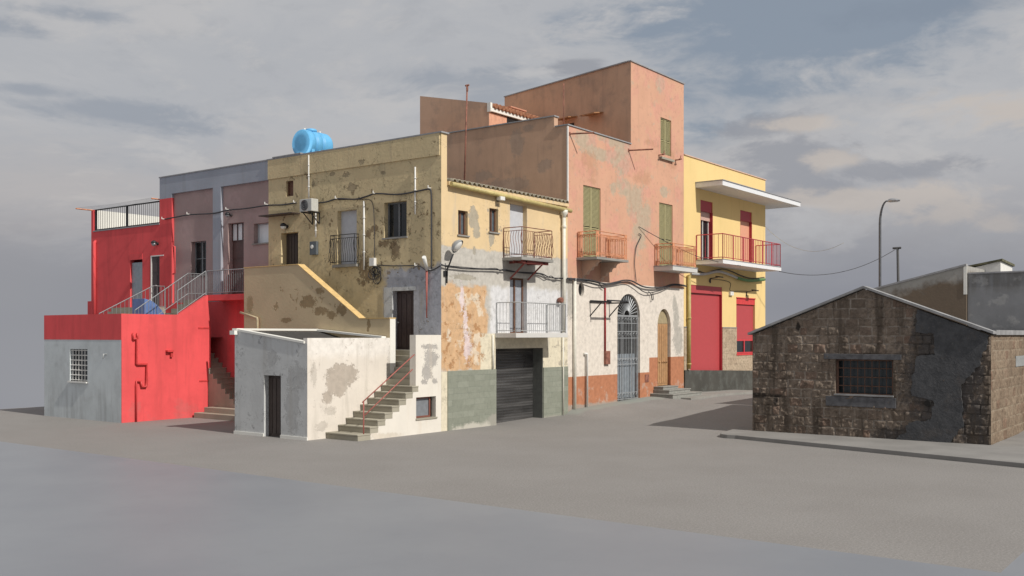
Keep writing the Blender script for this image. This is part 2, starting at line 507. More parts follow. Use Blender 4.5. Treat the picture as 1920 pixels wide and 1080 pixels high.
g = G('asphalt')
n = g.noise(24, 6, .82); n2 = g.noise(.35, 6, .6); n3 = g.noise(5, 5, .7)
c = g.mix(g.ramp(n2, .3, .7), (.222,.210,.200), (.246,.234,.224))
c = g.mix(g.ramp(n, .49, .66, 0, .5), c, (.42,.40,.38)); c = g.mix(g.ramp(n, .5, .34, 0, .5), c, (.11,.105,.10))
c = g.mix(g.ramp(n3, .56, .75, 0, .3), c, (.15,.142,.135))
c = g.mix(g.m('MULTIPLY', mask(g, ('blobs','B',[(10.5,0.15,4.2,.35)],.5,.35)), 0.0), c, (.3,.3,.3))
c = g.mix(mask(g, ('box','B',7.6,15.3,None,None,.25,.6)), c, g.mix(g.ramp(g.m('ADD', g.xyz()[1], g.m('MULTIPLY', g.noise(1.2, 6), .9)), -.55, -.1), c, (.27,.285,.262)))
g.color(c); g.rough(.85); g.bump(g.m('ADD', n, g.m('MULTIPLY', n3, .6)), .45, .012); g.b.inputs['Specular IOR Level'].default_value = .35
M['asphalt'] = g.mat
g = G('screed')
c = g.mix(g.ramp(g.noise(.25, 5), .3, .7), (.205,.216,.24), (.235,.246,.268))
c = g.mix(g.ramp(g.noise(2.2, 6), .5, .8, 0, .25), c, (.185,.194,.212))
g.color(c); g.rough(.5); g.bump(g.noise(18, 5), .06, .004); M['screed'] = g.mat

BY1 = 23.1
RX = rng(-11.2, 46, .55); RY = sorted(set(rng(-20.1,-3,1)+rng(-3,1,.25)+rng(1,BY1,2)))
o = sheet('ground', rng(-90,-12,13)+RX+[60], rng(-90,-21,10)+RY, 0, M['screed'], skip=lambda x, y: -11.2 < x < 46 and y > -20.1)
tag(o, 'smooth grey concrete ground in front of the asphalt street', kind='structure')
o = sheet('road', RX, RY, .0, M['asphalt'])
tag(o, 'grainy grey asphalt street in front of the houses', kind='structure')

# pavement with kerb in front of the modern house
def slab_on(name, poly, top, mat, depth=.3, follow=True, step=.5):
    """extruded outline (plan) whose top follows the ground"""
    mb = MB(); q = []
    for i in range(len(poly)):
        a = poly[i]; b = poly[(i+1) % len(poly)]; n = max(1, int(math.hypot(b[0]-a[0], b[1]-a[1])/step))
        q += [(a[0]+(b[0]-a[0])*k/n, a[1]+(b[1]-a[1])*k/n) for k in range(n)]
    z = [(hgt(x, y) if follow else 0)+top for x, y in q]
    n = len(q); v = [(x, y, zz) for (x, y), zz in zip(q, z)] + [(x, y, zz-depth) for (x, y), zz in zip(q, z)]
    mb.add(v, [tuple(range(n))] + [(i, i+n, (i+1) % n+n, (i+1) % n) for i in range(n)])
    return mb.build(name, mat, bevel=.012)
hgt_plain = lambda x: lerp_tab([(3,0),(7.7,.09),(12,.2),(15,.31),(19,.36),(23,.3),(28,.06),(34,0)], x)
mb = MB()
xs = rng(15.55, 30, .6); yf = lambda x: -1.75 if x > 16 else -1.72
top = []; 
for x in xs: top.append((x, yf(x), hgt_plain(x)+.13))
back = [(x, -.0, hgt_plain(x)+.13) for x in xs]
k = len(xs); v = top + back + [(a, b, z-.35) for a, b, z in top]
f = [(i, i+1, k+i+1, k+i) for i in range(k-1)] + [(2*k+i, 2*k+i+1, i+1, i) for i in range(k-1)]
v += [(15.55, 0, .0)]; f += [(0, k, 3*k, 2*k)]
mb.add(v, f); o = mb.build('pavement', M['concrete']); tag(o, 'raised concrete pavement below the yellow house', kind='structure')

# kerbed slab around the stone hut
g = G('kerb_concrete'); c = g.mix(g.ramp(g.noise(.8, 6), .3, .7), (.215,.207,.198), (.27,.26,.248)); n = g.noise(60, 3)
c = g.mix(g.ramp(n, .55, .75, 0, .5), c, (.18,.175,.17)); g.color(c); g.rough(.9); g.bump(n, .3, .008); M['kerb'] = g.mat
fx = lambda y: 3.62 + (y+9.4)*(3.62-1.42)/(18.2-9.4)
poly = [(fx(-9.35), -9.35)] + [(4.2-.62*math.cos(R(a)), -9.15+.55*math.sin(R(a))) for a in (10,35,60,85)] + [(6, -8.3), (15, -7.4), (15, -30), (fx(-30), -30)]
o = slab_on('kerbed_slab', poly[::-1], .125, M['kerb'], .3, False, 2); tag(o, 'kerbed concrete slab with rounded end under the stone hut', kind='structure')

# ------------------------------------------------------------------ mauve and grey house
def apx(*bl):   # blobs given as survey marks on A0
    out = []
    for x, y, rx, ry in bl:
        u, z = A0.at(x, y); u2, _ = A0.at(x+rx, y); _, z2 = A0.at(x, y-ry); out.append((u, z, abs(u2-u), abs(z2-z)))
    return out
def bpx(*bl, pl=None):
    pl = pl or B0; out = []
    for x, y, rx, ry in bl:
        u, z = pl.at(x, y); u2, _ = pl.at(x+rx, y); _, z2 = pl.at(x, y-ry); out.append((u, z, abs(u2-u), abs(z2-z)))
    return out

YL, YR = 16.92, 9.33
ROOF = 10.52
mh = thing('terraced_house', 'mauve rendered house with grey cornice and pilaster between the red and yellow houses', 'house', (-.25, 13, 0), 'houses of the terrace')
M['mauve'] = plaster('mauve_render', (.41,.30,.285), [((.47,.33,.32), ('peel',.9,.56,.05,None,3), .5)], vary=.1, bump=.2, grime=.15)
M['grey_render'] = plaster('grey_render', (.36,.385,.44), [((.30,.31,.33), ('streak',.6,.1,None,4), .4)], vary=.08, bump=.2)
M['red_paint'] = plaster('red_paint', (.75,.10,.105), [((.50,.075,.075), ('streak',.58,.12,None,9), .45), ((.45,.16,.15), ('peel',1.1,.6,.06,('box','A',None,None,None,1.2,.5,.6),5), .35), ((.62,.085,.09), ('peel',1.4,.62,.08,None,8), .35)], vary=.1, bump=.15, grime=.12)
w1 = A0.rect(354,452,382,516); w2 = A0.rect(423,417,452.5,547); w3 = A0.rect(471.4,417.7,499.4,455.5)
LZ = 5.07      # landing level
w2 = (w2[0], w2[1], LZ, w2[3])
p1 = A0.rect(322.5,355,399,420); p2 = A0.rect(414,341,503,420)
ztop1 = 9.74
mb = MB(); RC = Pl('A', -.13)
holes = [w1, w2, w3]
RC.facade(mb, p2[0]-.25, 15.99, 0, ztop1, [(h[0],h[1],h[2],h[3],.26) for h in holes])
mb.build('wall', M['mauve'], mh)
mb = MB(); A0.box(mb, YR, YL, ztop1, ROOF, 0, .3); mb.build('cornice', M['grey_render'], mh)
mb = MB(); A0.box(mb, p2[1], p1[0], 0, ztop1, 0, .13); mb.build('pilaster', M['grey_render'], mh)
mb = MB(); A0.box(mb, YR, p2[0]-.02, 0, ztop1, 0.03, .13); mb.build('pilaster', M['mauve'], mh)
mb = MB(); A0.box(mb, 15.99, YL, 0, 9.56, 0, .13); mb.build('pilaster', M['red_paint'], mh)
mb = MB(); A0.box(mb, 15.99, YL, 9.56, ztop1, 0, .13); mb.build('pilaster', M['grey_render'], mh)
mb = MB(); mb.quad([(.05,YR,ztop1),(8,YR,ztop1),(8,YR,0),(.05,YR,0)]); mb.quad([(-.1,YL,0),(8,YL,0),(8,YL,ROOF-.02),(-.1,YL,ROOF-.02)]); mb.quad([(8,YR,0),(8,YL,0),(8,YL,ROOF-.02),(8,YR,ROOF-.02)]); mb.quad([(.0,YR,ROOF-.3),(8,YR,ROOF-.3),(8,YL,ROOF-.3),(.0,YL,ROOF-.3)])
mb.build('rear_wall', M['grey_render'], mh)
slab_roof('coping', mh, -.25, YR, .05, YL, ROOF, .05, .03)
window(mh, RC, *w1, .24, M['grey_metal'], M['glass'], 2, 2, .04, M['concrete'])
d = door(mh, RC, w2[0], w2[1], w2[2], w2[3]-.75, .24, simple('maroon_door', (.10,.055,.05), .5), 1, 3)
window(mh, RC, w2[0], w2[1], w2[3]-.75, w2[3], .24, simple('maroon_frame', (.10,.055,.05), .5), simple('net_curtain', (.80,.82,.84), .3, vary=.05), 3, 1, .03, kind='transom')
window(mh, RC, *w3, .24, simple('white_frame', (.5,.52,.55), .5), simple('bright_pane', (.84,.86,.88), .2, vary=.03), 1, 1, .05, M['concrete'])

# ------------------------------------------------------------------ red house with roof terrace
rh = thing('red_house', 'tall red house with railed roof terrace at the left end of the terrace', 'house', (-.25, 19.8, 0), 'houses of the terrace')
d1 = (16.62, 17.56, 4.65, 6.98); d2 = (18.28, 19.28, 4.65, 6.9)
mb = MB(); A0.facade(mb, YL, 22.62, 2.5, 8.46, [(*d1,.16), (*d2,.22)])
mb.quad([(-.25,22.62,2.5),(8,22.62,2.5),(8,22.62,8.46),(-.25,22.62,8.46)], (0,1,0)); mb.quad([(8,YL,2.5),(8,22.62,2.5),(8,22.62,8.46),(8,YL,8.46)], (1,0,0))
mb.box(-.25, 22.42, 8.46, -.05, 22.62, 9.5)
mb.box(-.25, 22.62, 2.5, .5, 22.95, 5.05)
mb.build('wall', M['red_paint'], rh)
mb = MB(); mb.box(-.28, YL, 8.42, -.02, 22.42, 8.475); mb.build('terrace_edge', M['coping'], rh)
mb = MB(); mb.quad([(-.25,YL,8.44),(8,YL,8.44),(8,22.62,8.44),(-.25,22.62,8.44)], (0,0,1)); mb.build('terrace_floor', M['concrete'], rh)
M['white_wash'] = plaster('white_wash', (.78,.77,.72), vary=.05, bump=.15)
mb = MB(); mb.box(-.05, 22.42, 8.46, 7.9, 22.6, 9.5); mb.build('terrace_wall', M['white_wash'], rh)
mb = MB(); mb.box(7.7, YL+.1, 8.46, 7.9, 22.42, 9.5); mb.build('terrace_wall', M['white_wash'], rh)
mb = MB(); yy = rng(YL+.02, 22.42, .155)
for i, y in enumerate(yy): mb.box(-.165, y-.008, 8.48, -.149, y+.008, 9.46)
mb.box(-.19, YL+.02, 9.46, -.13, 22.42, 9.52); mb.box(-.19, YL+.02, 8.5, -.13, 22.42, 8.54); mb.box(-.2, 19.62, 8.48, -.12, 19.72, 9.46); mb.box(-.2, 22.3, 8.48, -.12, 22.4, 9.46)
mb.build('railing', M['black_metal'], rh)
mb = MB(); mb.box(-.235, YL+.05, 9.53, -.1, 22.4, 9.545)
o = door(rh, A0, d1[0], d1[1]-.02, d1[2], d1[3], .03, simple('dark_red_door', (.06,.04,.042), .5), 2, 3)
mb = MB(); A0.box(mb, d1[0]-.02, d1[1]+.05, d1[3], d1[3]+.05, -.012, .04); A0.box(mb, d1[1]-.02, d1[1]+.05, d1[2], d1[3], -.012, .04); mb.build('door_frame', M['white_pvc'], rh)
mb = MB(); A0.box(mb, d2[0]+.0, d2[1]-.0, d2[2], d2[3]-.12, .1, .23); mb.build('shutter_panel', simple('blue_grey_panel', (.30,.36,.40), .5), rh)
mb = MB(); A0.box(mb, d2[0]-.02, d2[1]+.02, d2[3], d2[3]+.3, -.012, .22); mb.build('lintel', M['red_paint'], rh)
a = A0.pt(177, 452, -.06); b = A0.pt(177, 590, -.06); mb = MB(); mb.tube([(a[0],a[1],b[2]-.6),(a[0],a[1],a[2]-.08),(a[0]+.1,a[1],a[2])], .085, 8); mb.build('drainpipe', M['red_paint'], rh)
mb = MB(); q = [A0.pt(x, y, -.07) for x, y in ((324,461),(328,463),(328,512),(324,514))]; mb.tube(q, .035, 6); mb.build('drainpipe', M['red_paint'], mh)
# clothes line on the terrace edge
cl = thing('clothes_line', 'orange clothes line arms with thin wires above the railed red terrace', 'clothes line', (-.7, 19.7, 9.45))
e = []
for px, py, Y in ((142,391,22.52), (284,372,17.05)):
    p = P(px, py, Y=Y); mb = MB(); z = p[2]; mb.bar((p[0],Y,z),(-.02,Y,z+.0), .045); mb.build('arm', M['orange_metal'], cl); e.append((p[0],Y,z))
mb = MB()
for t in (.02, .3, .6, .88): 
    mb.tube([tuple(e[0][i]*(1-t)+(-.1 if i == 0 else e[0][i])*t+(.025 if i == 2 else 0) for i in range(3)), tuple((e[0][i]+e[1][i])/2*(1-t)+(-.1 if i == 0 else (e[0][i]+e[1][i])/2)*t-(.03 if i == 2 else 0) for i in range(3)), tuple(e[1][i]*(1-t)+(-.1 if i == 0 else e[1][i])*t+(.025 if i == 2 else 0) for i in range(3))], .006, 4)
mb.build('wire', M['grey_metal'], cl)

# ------------------------------------------------------------------ low grey and red outbuilding
M['low_grey'] = plaster('low_grey_render', (.58,.62,.635), [((.46,.485,.49), ('peel',1.1,.58,.08,None,2), .45), ((.33,.34,.34), ('streak',.58,.12,('box','A',None,None,None,1.3,.5,.3),6), .5)], vary=.12, bump=.3, grime=.2)
ob = thing('outbuilding', 'low flat outbuilding, grey front below a red band and a bright red side', 'building', (-5.1, 15, 0))
XF = -5.12; YA, YB = 12.09, 17.86; PA = Pl('A', XF); PB = Pl('B', YA)
gw = PA.rect(131,654.5,164,715)
zb = 3.21; zt = 4.22
mb = MB(); PA.facade(mb, YA+.004, YB, 0, zb, [(*gw,.2)]); mb.quad([(XF,YB,0),(-.25,YB,0),(-.25,YB,zb),(XF,YB,zb)], (0,1,0)); mb.build('wall', M['low_grey'], ob)
mb = MB(); mb.box(XF-.008, YA-.007, zb, XF+.2, YB, zt+.003); mb.box(XF+.2, YB-.2, zb, -.3, YB, zt); mb.build('parapet', M['red_paint'], ob)
dg = [(-2.58,4.22),(-1.17,5.06)]
prof = [(XF,0),(-1.03,0),(-1.03,3.6),(-1.17,5.06),(-2.58,4.22),(XF,4.22)]
prof = [(max(x, XF+.006), z) for x, z in prof]
mb = MB(); mb.hexa([(x, YA-.004, z) for x, z in prof], [(x, YA+.22, z) for x, z in prof]); mb.build('side_wall', M['red_paint'], ob)
mb = MB(); mb.quad([(XF,YA,3.3),(-.25,YA+.2,3.3),(-.25,YB,3.3),(XF,YB,3.3)], (0,0,1)); mb.build('roof', M['concrete'], ob)
# barred window
mb = MB(); PA.quad(mb, gw[0], gw[1], gw[2], gw[3], .19); mb.build('pane', M['glass'], ob)
mb = MB()
for k in range(6):
    u = gw[0]+.06+(gw[1]-gw[0]-.2)*k/5; mb.bar(PA.p(u,gw[2],.06), PA.p(u,gw[3],.06), .028)
for k in range(7):
    z = gw[2]+.05+(gw[3]-gw[2]-.1)*k/6; mb.bar(PA.p(gw[0],z,.055), PA.p(gw[1],z,.055), .028)
mb.build('window_bars', M['white_pvc'], ob)
mb = MB(); PA.box(mb, gw[0]-.05, gw[1]+.03, gw[2]-.06, gw[2], -.1, .18); mb.build('sill', M['white_pvc'], ob)
mb = MB(); u, z = PA.at(199, 664); mb.tube([PA.p(u,z,.0),PA.p(u,z,-.12),PA.p(u-.01,z-.18,-.13)], .02); PA.box(mb, u-.05, u+.05, z-.02, z+.02, -.012, 0); mb.build('vent_hook', M['pale_metal'], ob)
# red pipes on the lit side
M['red_pipe'] = simple('red_pipe', (.55,.05,.05), .55)
def bp(x, y, w=-.07): return PB.pt(x, y, w)
mb = MB(); mb.tube([bp(249.5,636),bp(256,634.5),bp(256,681),bp(258,683),bp(275,683),bp(275,716),bp(274,725),bp(266,725),bp(264,714)], .05, 8); mb.tube([bp(249.5,624),bp(249.5,636)], .035, 8); mb.tube([bp(257.5,624),bp(257.5,636)], .035, 8); mb.build('drainpipe', M['red_pipe'], ob)
mb = MB(); mb.tube([bp(264,716),bp(256,714),bp(255.5,722),bp(255.5,791)], .035, 8); mb.build('drainpipe', M['red_pipe'], ob)
mb = MB(); u, z = PB.at(317, 660); PB.box(mb, u-.17, u+.12, z, z+.07, -.16, 0); PB.box(mb, u+.02, u+.12, z-.2, z, -.1, 0)
for x, y in ((383,615),(385,714)): u, z = PB.at(x, y); PB.box(mb, u-.3, u+.25, z-.03, z+.03, -.025, .0)
mb.build_each('bracket', M['red_pipe'], ob)

# ------------------------------------------------------------------ outdoor stairs of the red and mauve houses
M['red_dark'] = M['red_paint']
st = thing('entrance_stairs', 'red entrance landing with grey railings in front of the mauve house', 'staircase', (-1, 11.5, 0))
mb = MB(); mb.box(-1.17, 9.55, LZ-.24, -.26, 12.31, LZ); mb.build('landing', M['red_paint'], st)
mb = MB(); mb.quad([(-.27,9.4,0),(-.27,16.0,0),(-.27,16.0,LZ-.24),(-.27,9.4,LZ-.24)], (-1,0,0)); mb.build('back_wall', M['red_paint'], st)
mb = MB(); n = 9
for k in range(n):
    x0 = -1.17-(k+1)*.29; z = LZ-.19*(k+1); mb.box(x0, YA+.23, z-.19 if k < n-1 else 3.3, -1.17-k*.29+.02, 13.4, z)
mb.build('step', M['stone_step'], st)
mb = MB()
railing(mb, [(-2.56,YA+.1),(-1.2,YA+.1)], 0, 1.0, .16, .011, zf=[4.22-.02,LZ])
railing(mb, [(-1.14,YA+.1),(-1.14,9.6)], LZ, 1.0, .135, .011, rail=.03)
mb.build('railing', M['grey_metal'], st)
mb = MB(); railing(mb, [(-3.7,13.42),(-1.2,13.42)], 0, .95, .16, .011, zf=[3.45,LZ]); railing(mb, [(-1.2,13.42),(-.3,13.42)], LZ, .95, .15, .011)
mb.build('railing', M['grey_metal'], st)
# flight up to the red house
st2 = thing('side_stairs', 'grey railed steps climbing to the dark door of the red house', 'staircase', (-1.2, 17, 3.3))
mb = MB(); mb.box(-1.2, 16.45, 3.3, -.26, 19.3, 4.65)
for k in range(7):
    z = 4.65-.19*(k+1); mb.box(-1.2-(k+1)*.33, 16.45, 3.3, -1.2-k*.33, 19.0, z)
mb.build('step', M['stone_step'], st2)
q0 = P(186,588,Y=16.45); q1 = P(287.5,536,Y=16.45)
mb = MB(); railing(mb, [(q0[0],16.45),(q1[0],16.45)], 0, 1.0, .2, .012, zf=[q0[2]-1.0,q1[2]-1.0]); railing(mb, [(q1[0],16.45),(-.3,16.45)], q1[2]-1.0, 1.0, .18, .012); mb.build('railing', M['grey_metal'], st2)
q0 = P(222,588,Y=18.6); q1 = P(258,535,Y=18.6)
mb = MB(); railing(mb, [(q1[0],18.95),(-.3,18.95)], q1[2]-1.0, 1.0, .18, .012); mb.build('railing', M['black_metal'], st2)
# blue curved panel on the terrace
a = P(271,588,Y=14.2)
mb = MB(); x0 = P(271,580,Y=14.4)[0]; x1 = P(316,588,Y=14.4)[0]
pr = [(x0,3.3),(x1,3.3),(x1,3.95)] + [(x0+(x1-x0)*t, 3.95+.98*math.cos(t*math.pi/2)**.8) for t in (.9,.75,.6,.45,.3)] + [(x0,4.93)]
mb.hexa([(x,14.4,z) for x,z in pr], [(x,15.3,z) for x,z in pr]); o = mb.build('stair_shelter', simple('blue_plastic', (.12,.20,.42), .4), bevel=.01)
tag(o, 'blue curved shelter standing behind the red parapet among the railings', 'shelter')
# beige stairs in the passage
mb = MB(); mb.box(-1.95, 9.3, 0, -.28, 11.95, .21); mb.box(-1.6, 9.35, .21, -.28, 11.75, .42)
for k in range(12):
    y0 = 10.15+.27*k; z = .42+.2*(k+1); mb.box(-1.15, y0, .0, -.28, y0+.27 if k < 11 else 15.9, z-.045)
    mb.box(-1.17, y0-.025, z-.045, -.28, y0, z)
o = mb.build('stone_staircase', M['stone_step'], bevel=.008); tag(o, 'beige stone steps in the dark red passage below the landing', 'staircase')

# ------------------------------------------------------------------ yellow house (shaded front, lit side)
yh = thing('yellow_house', 'peeling ochre yellow corner house with tiled eaves and grey garage', 'house', (1.5, 3, 0), 'houses of the terrace')
def arow(px0, px1, py): return [A0.at(px0, py)[0], A0.at(px1, py)[0]]
brown = (.235,.165,.095); oldgrey = (.36,.35,.345)
la = [
 ((.58,.48,.29), ('peel',.8,.55,.1,None,1), .6),
 ((.40,.41,.45), ('box','A',-.5,2.75,3.2,5.85,.12,.9), 1, 0),
 ((.46,.46,.49), ('box','A',1.05,2.5,2.6,5.15,.05,.12), .9, .2),
 ((.36,.29,.185), ('blobs','A',apx((679,304,7,6),(652,327,8,5),(660,350,11,8),(624,326,4,3),(588,345,4,9),(718,324,4,4)), 2.2,.1), .9, .8),
 (brown, ('blobs','A',apx((682,500,9,22),(690,515,8,13),(741,468,8,17),(722,456,11,6),(680,530,5,6),(690,440,5,7),(702,430,10,6)), 2.4,.05, 6.0), .85, 1.0),
 ((.25,.18,.10), ('peel',3.4,.60,.015,('box','A',-.2,8.6,7.9,8.45,.2,.5),5), .9, 1.0),
 ((.24,.17,.095), ('peel',5.0,.635,.015,('box','A',-.2,6.3,5.2,9.0,.5,.5),12), .9, 1.0),
 ((.26,.19,.11), ('peel',2.2,.655,.015,None,22), .8, .9),
 ((.34,.29,.21), ('streak',.63,.08,None,3), .45), ((.17,.13,.08), ('crack',1.3,.005,None,4), .6, .8), ((.20,.15,.09), ('crack',3.2,.009,('box','A',0,6.5,5,9.3,.6,.8),8), .6, .8),
]
M['yellow_A'] = plaster('ochre_shade_side', (.65,.525,.315), la, vary=.08, bump=.7, grime=.2, dist=.045)
wa = A0.rect(536.5,339,550,368); dA = A0.rect(527,436,559,505); fw = A0.rect(632.6,394,668.8,496); wb = A0.rect(720,378,762.5,445); dD = A0.rect(736.7,545,775.6,656)
dA = (dA[0], dA[1], 5.2, dA[3])
mb = MB(); A0.facade(mb, -.0, YR, 0, ROOF, [(*wa,.2), (*dA,.3), (*fw,.28), (*wb,.28), (*dD,.28)])
mb.quad([(-.25,YR,ROOF),(-.25,YR,9.7),(.3,YR,9.7),(.3,YR,ROOF)], (0,1,0))
mb.quad([(.06,.02,8.6),(.06,YR,8.6),(.06,YR,ROOF),(.06,.02,ROOF)], (1,0,0))
mb.build('wall', M['yellow_A'], yh)
mb = MB(); u = A0.at(513, 333); A0.box(mb, 0.05, YR-.01, 9.74, ROOF, -.05, -.004); mb.build('fascia', M['yellow_A'], yh)
slab_roof('coping', yh, -.25, 0, .06, YR, ROOF+.002, .05, .06)
# lit side B: x from -.25
lb = [
 ((.67,.50,.28), ('peel',.7,.55,.12,None,1), .5),
 ((.50,.475,.43), ('box','B',-.6,8,None,6.55,.04,.35), 1, .25),
 ((.64,.64,.65), ('box','B',2.55,8,None,5.25,.12,.6), 1, .0),
 ((.60,.385,.215), ('box','B',-.3,2.3,2.1,5.2,.10,1.0), .95, .4),
 ((.70,.62,.50), ('peel',1.5,.57,.03,('box','B',-.1,2.3,2.2,5.0,.2,.5),14), .75, -.2),
 ((.68,.62,.48), ('box','B',1.95,8,None,3.45,.05,.12), 1, -.1),
 ((.68,.62,.48), ('box','B',-.6,.1,None,2.1,.01,.02), 1, 0),
 ((.40,.20,.085), ('peel',3.6,.575,.03,('box','B',-.3,2.3,2.1,5.1,.1,.3),4), .75, .9),
 ((.70,.60,.62), ('blobs','B',bpx((866,560,4,24),(872,600,4,26),(876,650,7,24)), 2.4,.04, 3.6), .8, -.4),
 ((.36,.33,.27), ('blobs','B',bpx((888,410,9,22),(893,435,7,12),(922,445,5,14),(889,471,3,8),(870,520,20,6)), 1.4,.05, 3.0), .85, .6),
 ((.38,.33,.26), ('peel',4.5,.60,.015,('box','B',2.0,3.4,6.4,8.6,.3,.3),6), .9, .9),
 ((.42,.38,.31), ('peel',3.4,.585,.03,('box','B',5.9,8,2.1,3.3,.05,.1),7), .9, .6),
 ((.40,.36,.30), ('peel',5,.72,.02,None,9), .7, .6),
 ((.45,.42,.38), ('streak',.62,.08,None,5), .4), ((.30,.27,.22), ('crack',2.2,.008,None,3), .6, .8),
]
M['yellow_B'] = plaster('cream_sunny_side', (.70,.535,.32), lb, vary=.07, bump=.5, grime=.12, dist=.02)
b1 = B0.rect(859,395,877,441); b2 = B0.rect(917.5,391,934,435.5); bd = B0.rect(956,383,988,481)
bl = B0.rect(956,521,988,624); gz = (2.87, 5.97, 0.0, 2.88)
bd = (bd[0],bd[1],6.34,bd[3]); bl = (bl[0],bl[1],3.45,bl[3])
mb = MB(); B0.facade(mb, -.25, 7.74, -.2, 8.72, [(*b1,.3), (*b2,.3), (*bd,.3), (*bl,.3), (gz[0],gz[1],-.2,gz[3],.5)])
mb.quad([(-.25,0,8.72),(.06,0,8.72),(.06,0,ROOF),(-.25,0,ROOF)], (0,-1,0))
mb.build('side_wall', M['yellow_B'], yh)
for r in (b1, b2): window(yh, B0, *r, .16, M['brown_wood'], M['glass_blue'], 2, 1, .06, M['concrete'])
mb = MB(); B0.box(mb, *bd, .2, .25); mb.build('roller_shutter', M['shutter_grey'], yh)
window(yh, B0, *bl, .22, M['brown_wood'], simple('curtain_pane', (.32,.34,.38), .25), 2, 1, .07)
# tile dado
M['tile'] = blockwork('green_tile', (.235,.25,.205), (.285,.30,.25), (.14,.155,.135), .62, .215, 'B', dirt=.3, bump=.25, dist=.01, msize=.006, warp=0.0, lumps=.15, rough=.55,
   layers=[((.50,.48,.42), ('blobs','B',[(1.4,-.02,1.0,.22),(2.5,.03,.5,.18)],1.2,.3)), ((.33,.32,.28), ('blobs','B',[(6.7,-.02,.7,.16),(2.7,.2,.35,.25)],1.2,.3))])
mb = MB(); B0.box(mb, .08, 2.87, -.1, 2.115, -.035, 0); B0.box(mb, 5.97, 7.74, -.1, 2.09, -.035, 0); mb.box(5.955, .002, -.1, 5.968, .47, 2.09); mb.build_each('tile_dado', M['tile'], yh)
mb = MB(); mb.box(5.93, .006, -.1, 5.95, .475, 2.87); mb.build('garage_jamb_shade', simple('jamb_shade', (.11,.115,.108), .7, bump=.2), yh)  # added sheet over the right reveal, deep shade painted in as dark colour
# garage shutter
g = G('garage_shutter'); zc = g.xyz()[2]
h = g.m('SINE', g.m('MULTIPLY', zc, 2*math.pi/.11)); g.color(g.mix(g.ramp(g.noise(1.3, 5, .6, g.vec(sc=(.3,.3,3))), .4, .65), (.05,.049,.049), (.10,.098,.098))); g.b.inputs['Metallic'].default_value = .25
g.rough(g.ramp(g.noise(2, 4), .3, .7, .24, .4)); g.bump(h, .35, .02)
mb = MB(); B0.box(mb, gz[0], gz[1]-.02, 0, gz[3], .48, .52); mb.build('garage_shutter', g.mat, yh)
mb = MB(); B0.quad(mb, gz[0]-.02, gz[1]+.02, -.02, gz[3], .53); mb.build('garage_back', M['dark'], yh)
# roof tiles and gutter
M['roof_tile'] = simple('mossy_tile', (.30,.27,.21), .9, vary=.35, bump=.4, scale=9)
mb = MB(); n = 27
for k in range(n):
    x = .2+ (7.45/n)*(k+.5); r = .125; seg = 6; vs = []; z0 = 8.86 - .012*k*0
    for (yy, zz) in ((-.14, z0), (3.5, z0+.55)):
        for j in range(seg+1):
            a = math.pi*j/seg; vs.append((x - r*math.cos(a), yy, zz + r*math.sin(a)*.9))
    for (yy, zz) in ((-.14, z0), (3.5, z0+.55)):
        for j in range(seg+1):
            a = math.pi*j/seg; vs.append((x - (r-.03)*math.cos(a), yy, zz + (r-.03)*math.sin(a)*.9))
    m = seg+1; fs = [(j, j+1, m+j+1, m+j) for j in range(seg)] + [(2*m+j, 3*m+j, 3*m+j+1, 2*m+j+1) for j in range(seg)] + [(j, 2*m+j, 2*m+j+1, j+1) for j in range(seg)]
    mb.add(vs, fs)
mb.build('roof_tiles', M['roof_tile'], yh)
mb = MB(); mb.box(.06, -.1, 8.72, 7.7, 3.5, 8.85); mb.build('roof', M['yellow_B'], yh)
M['gutter'] = simple('yellow_gutter', (.50,.41,.17), .5, vary=.15)
ga = B0.pt(841,344,-.16); gb = B0.pt(1061,394,-.16)
mb = MB(); mb.tube([(.09,-.17,ga[2]), (7.74,-.17,gb[2])], .085, 10); mb.build('gutter', M['gutter'], yh)
mb = MB(); x = B0.at(1052.5, 500)[0]
mb.lathe((x,-.13,gb[2]-.35), [(.07,0),(.09,.12),(.16,.2),(.16,.34)], 12); mb.tube([(x,-.13,gb[2]-.3),(x,-.13,3.5)], .075, 10); mb.lathe((x,-.13,gb[2]-.75),[(.09,0),(.1,.02),(.1,.1),(.09,.12)],12)
mb.tube([(x,-.1,3.4),(x,-.1,.12)], .028, 8); mb.build('drainpipe', M['cream_pipe'], yh)
mb = MB(); x = B0.at(922.7, 650)[0]; mb.tube([(x,-.04,3.4),(x,-.04,2.13)], .04, 8); mb.build('drainpipe', M['cream_pipe'], yh)
# openings on the shaded front
window(yh, A0, *wa, .12, M['brown_wood'], M['brown_wood'], 1, 1, .05)
door(yh, A0, *dA, .28, M['dark_wood'], 2, 1, boards=3)
mb = MB(); A0.box(mb, *fw, .2, .24); mb.build('roller_shutter', M['shutter_grey'], yh)
window(yh, A0, *wb, .24, simple('pale_frame', (.16,.165,.17), .45), M['glass'], 2, 1, .06, M['concrete'])
door(yh, A0, *dD, .22, simple('brown_door', (.065,.042,.04), .55), 1, 4, boards=4)
mb = MB(); A0.box(mb, fw[0]-.12, fw[1]+.12, fw[2]-.1, fw[2], -.16, .2); mb.build('sill', M['concrete'], yh)
mb = MB(); railing(mb, [(-.24,fw[1]+.16),(-.47,fw[1]+.16),(-.47,fw[0]-.1),(-.24,fw[0]-.1)], fw[2], 1.12, .115, .009, 'belly', rail=.022); mb.build('window_railing', M['black_metal'], yh)
ca = A0.rect(501,400,563,406); mb = MB(); A0.box(mb, ca[0], ca[1], ca[2]+.03, ca[2]+.07, -.45, 0); mb.build('canopy', M['dark_wood'], yh)
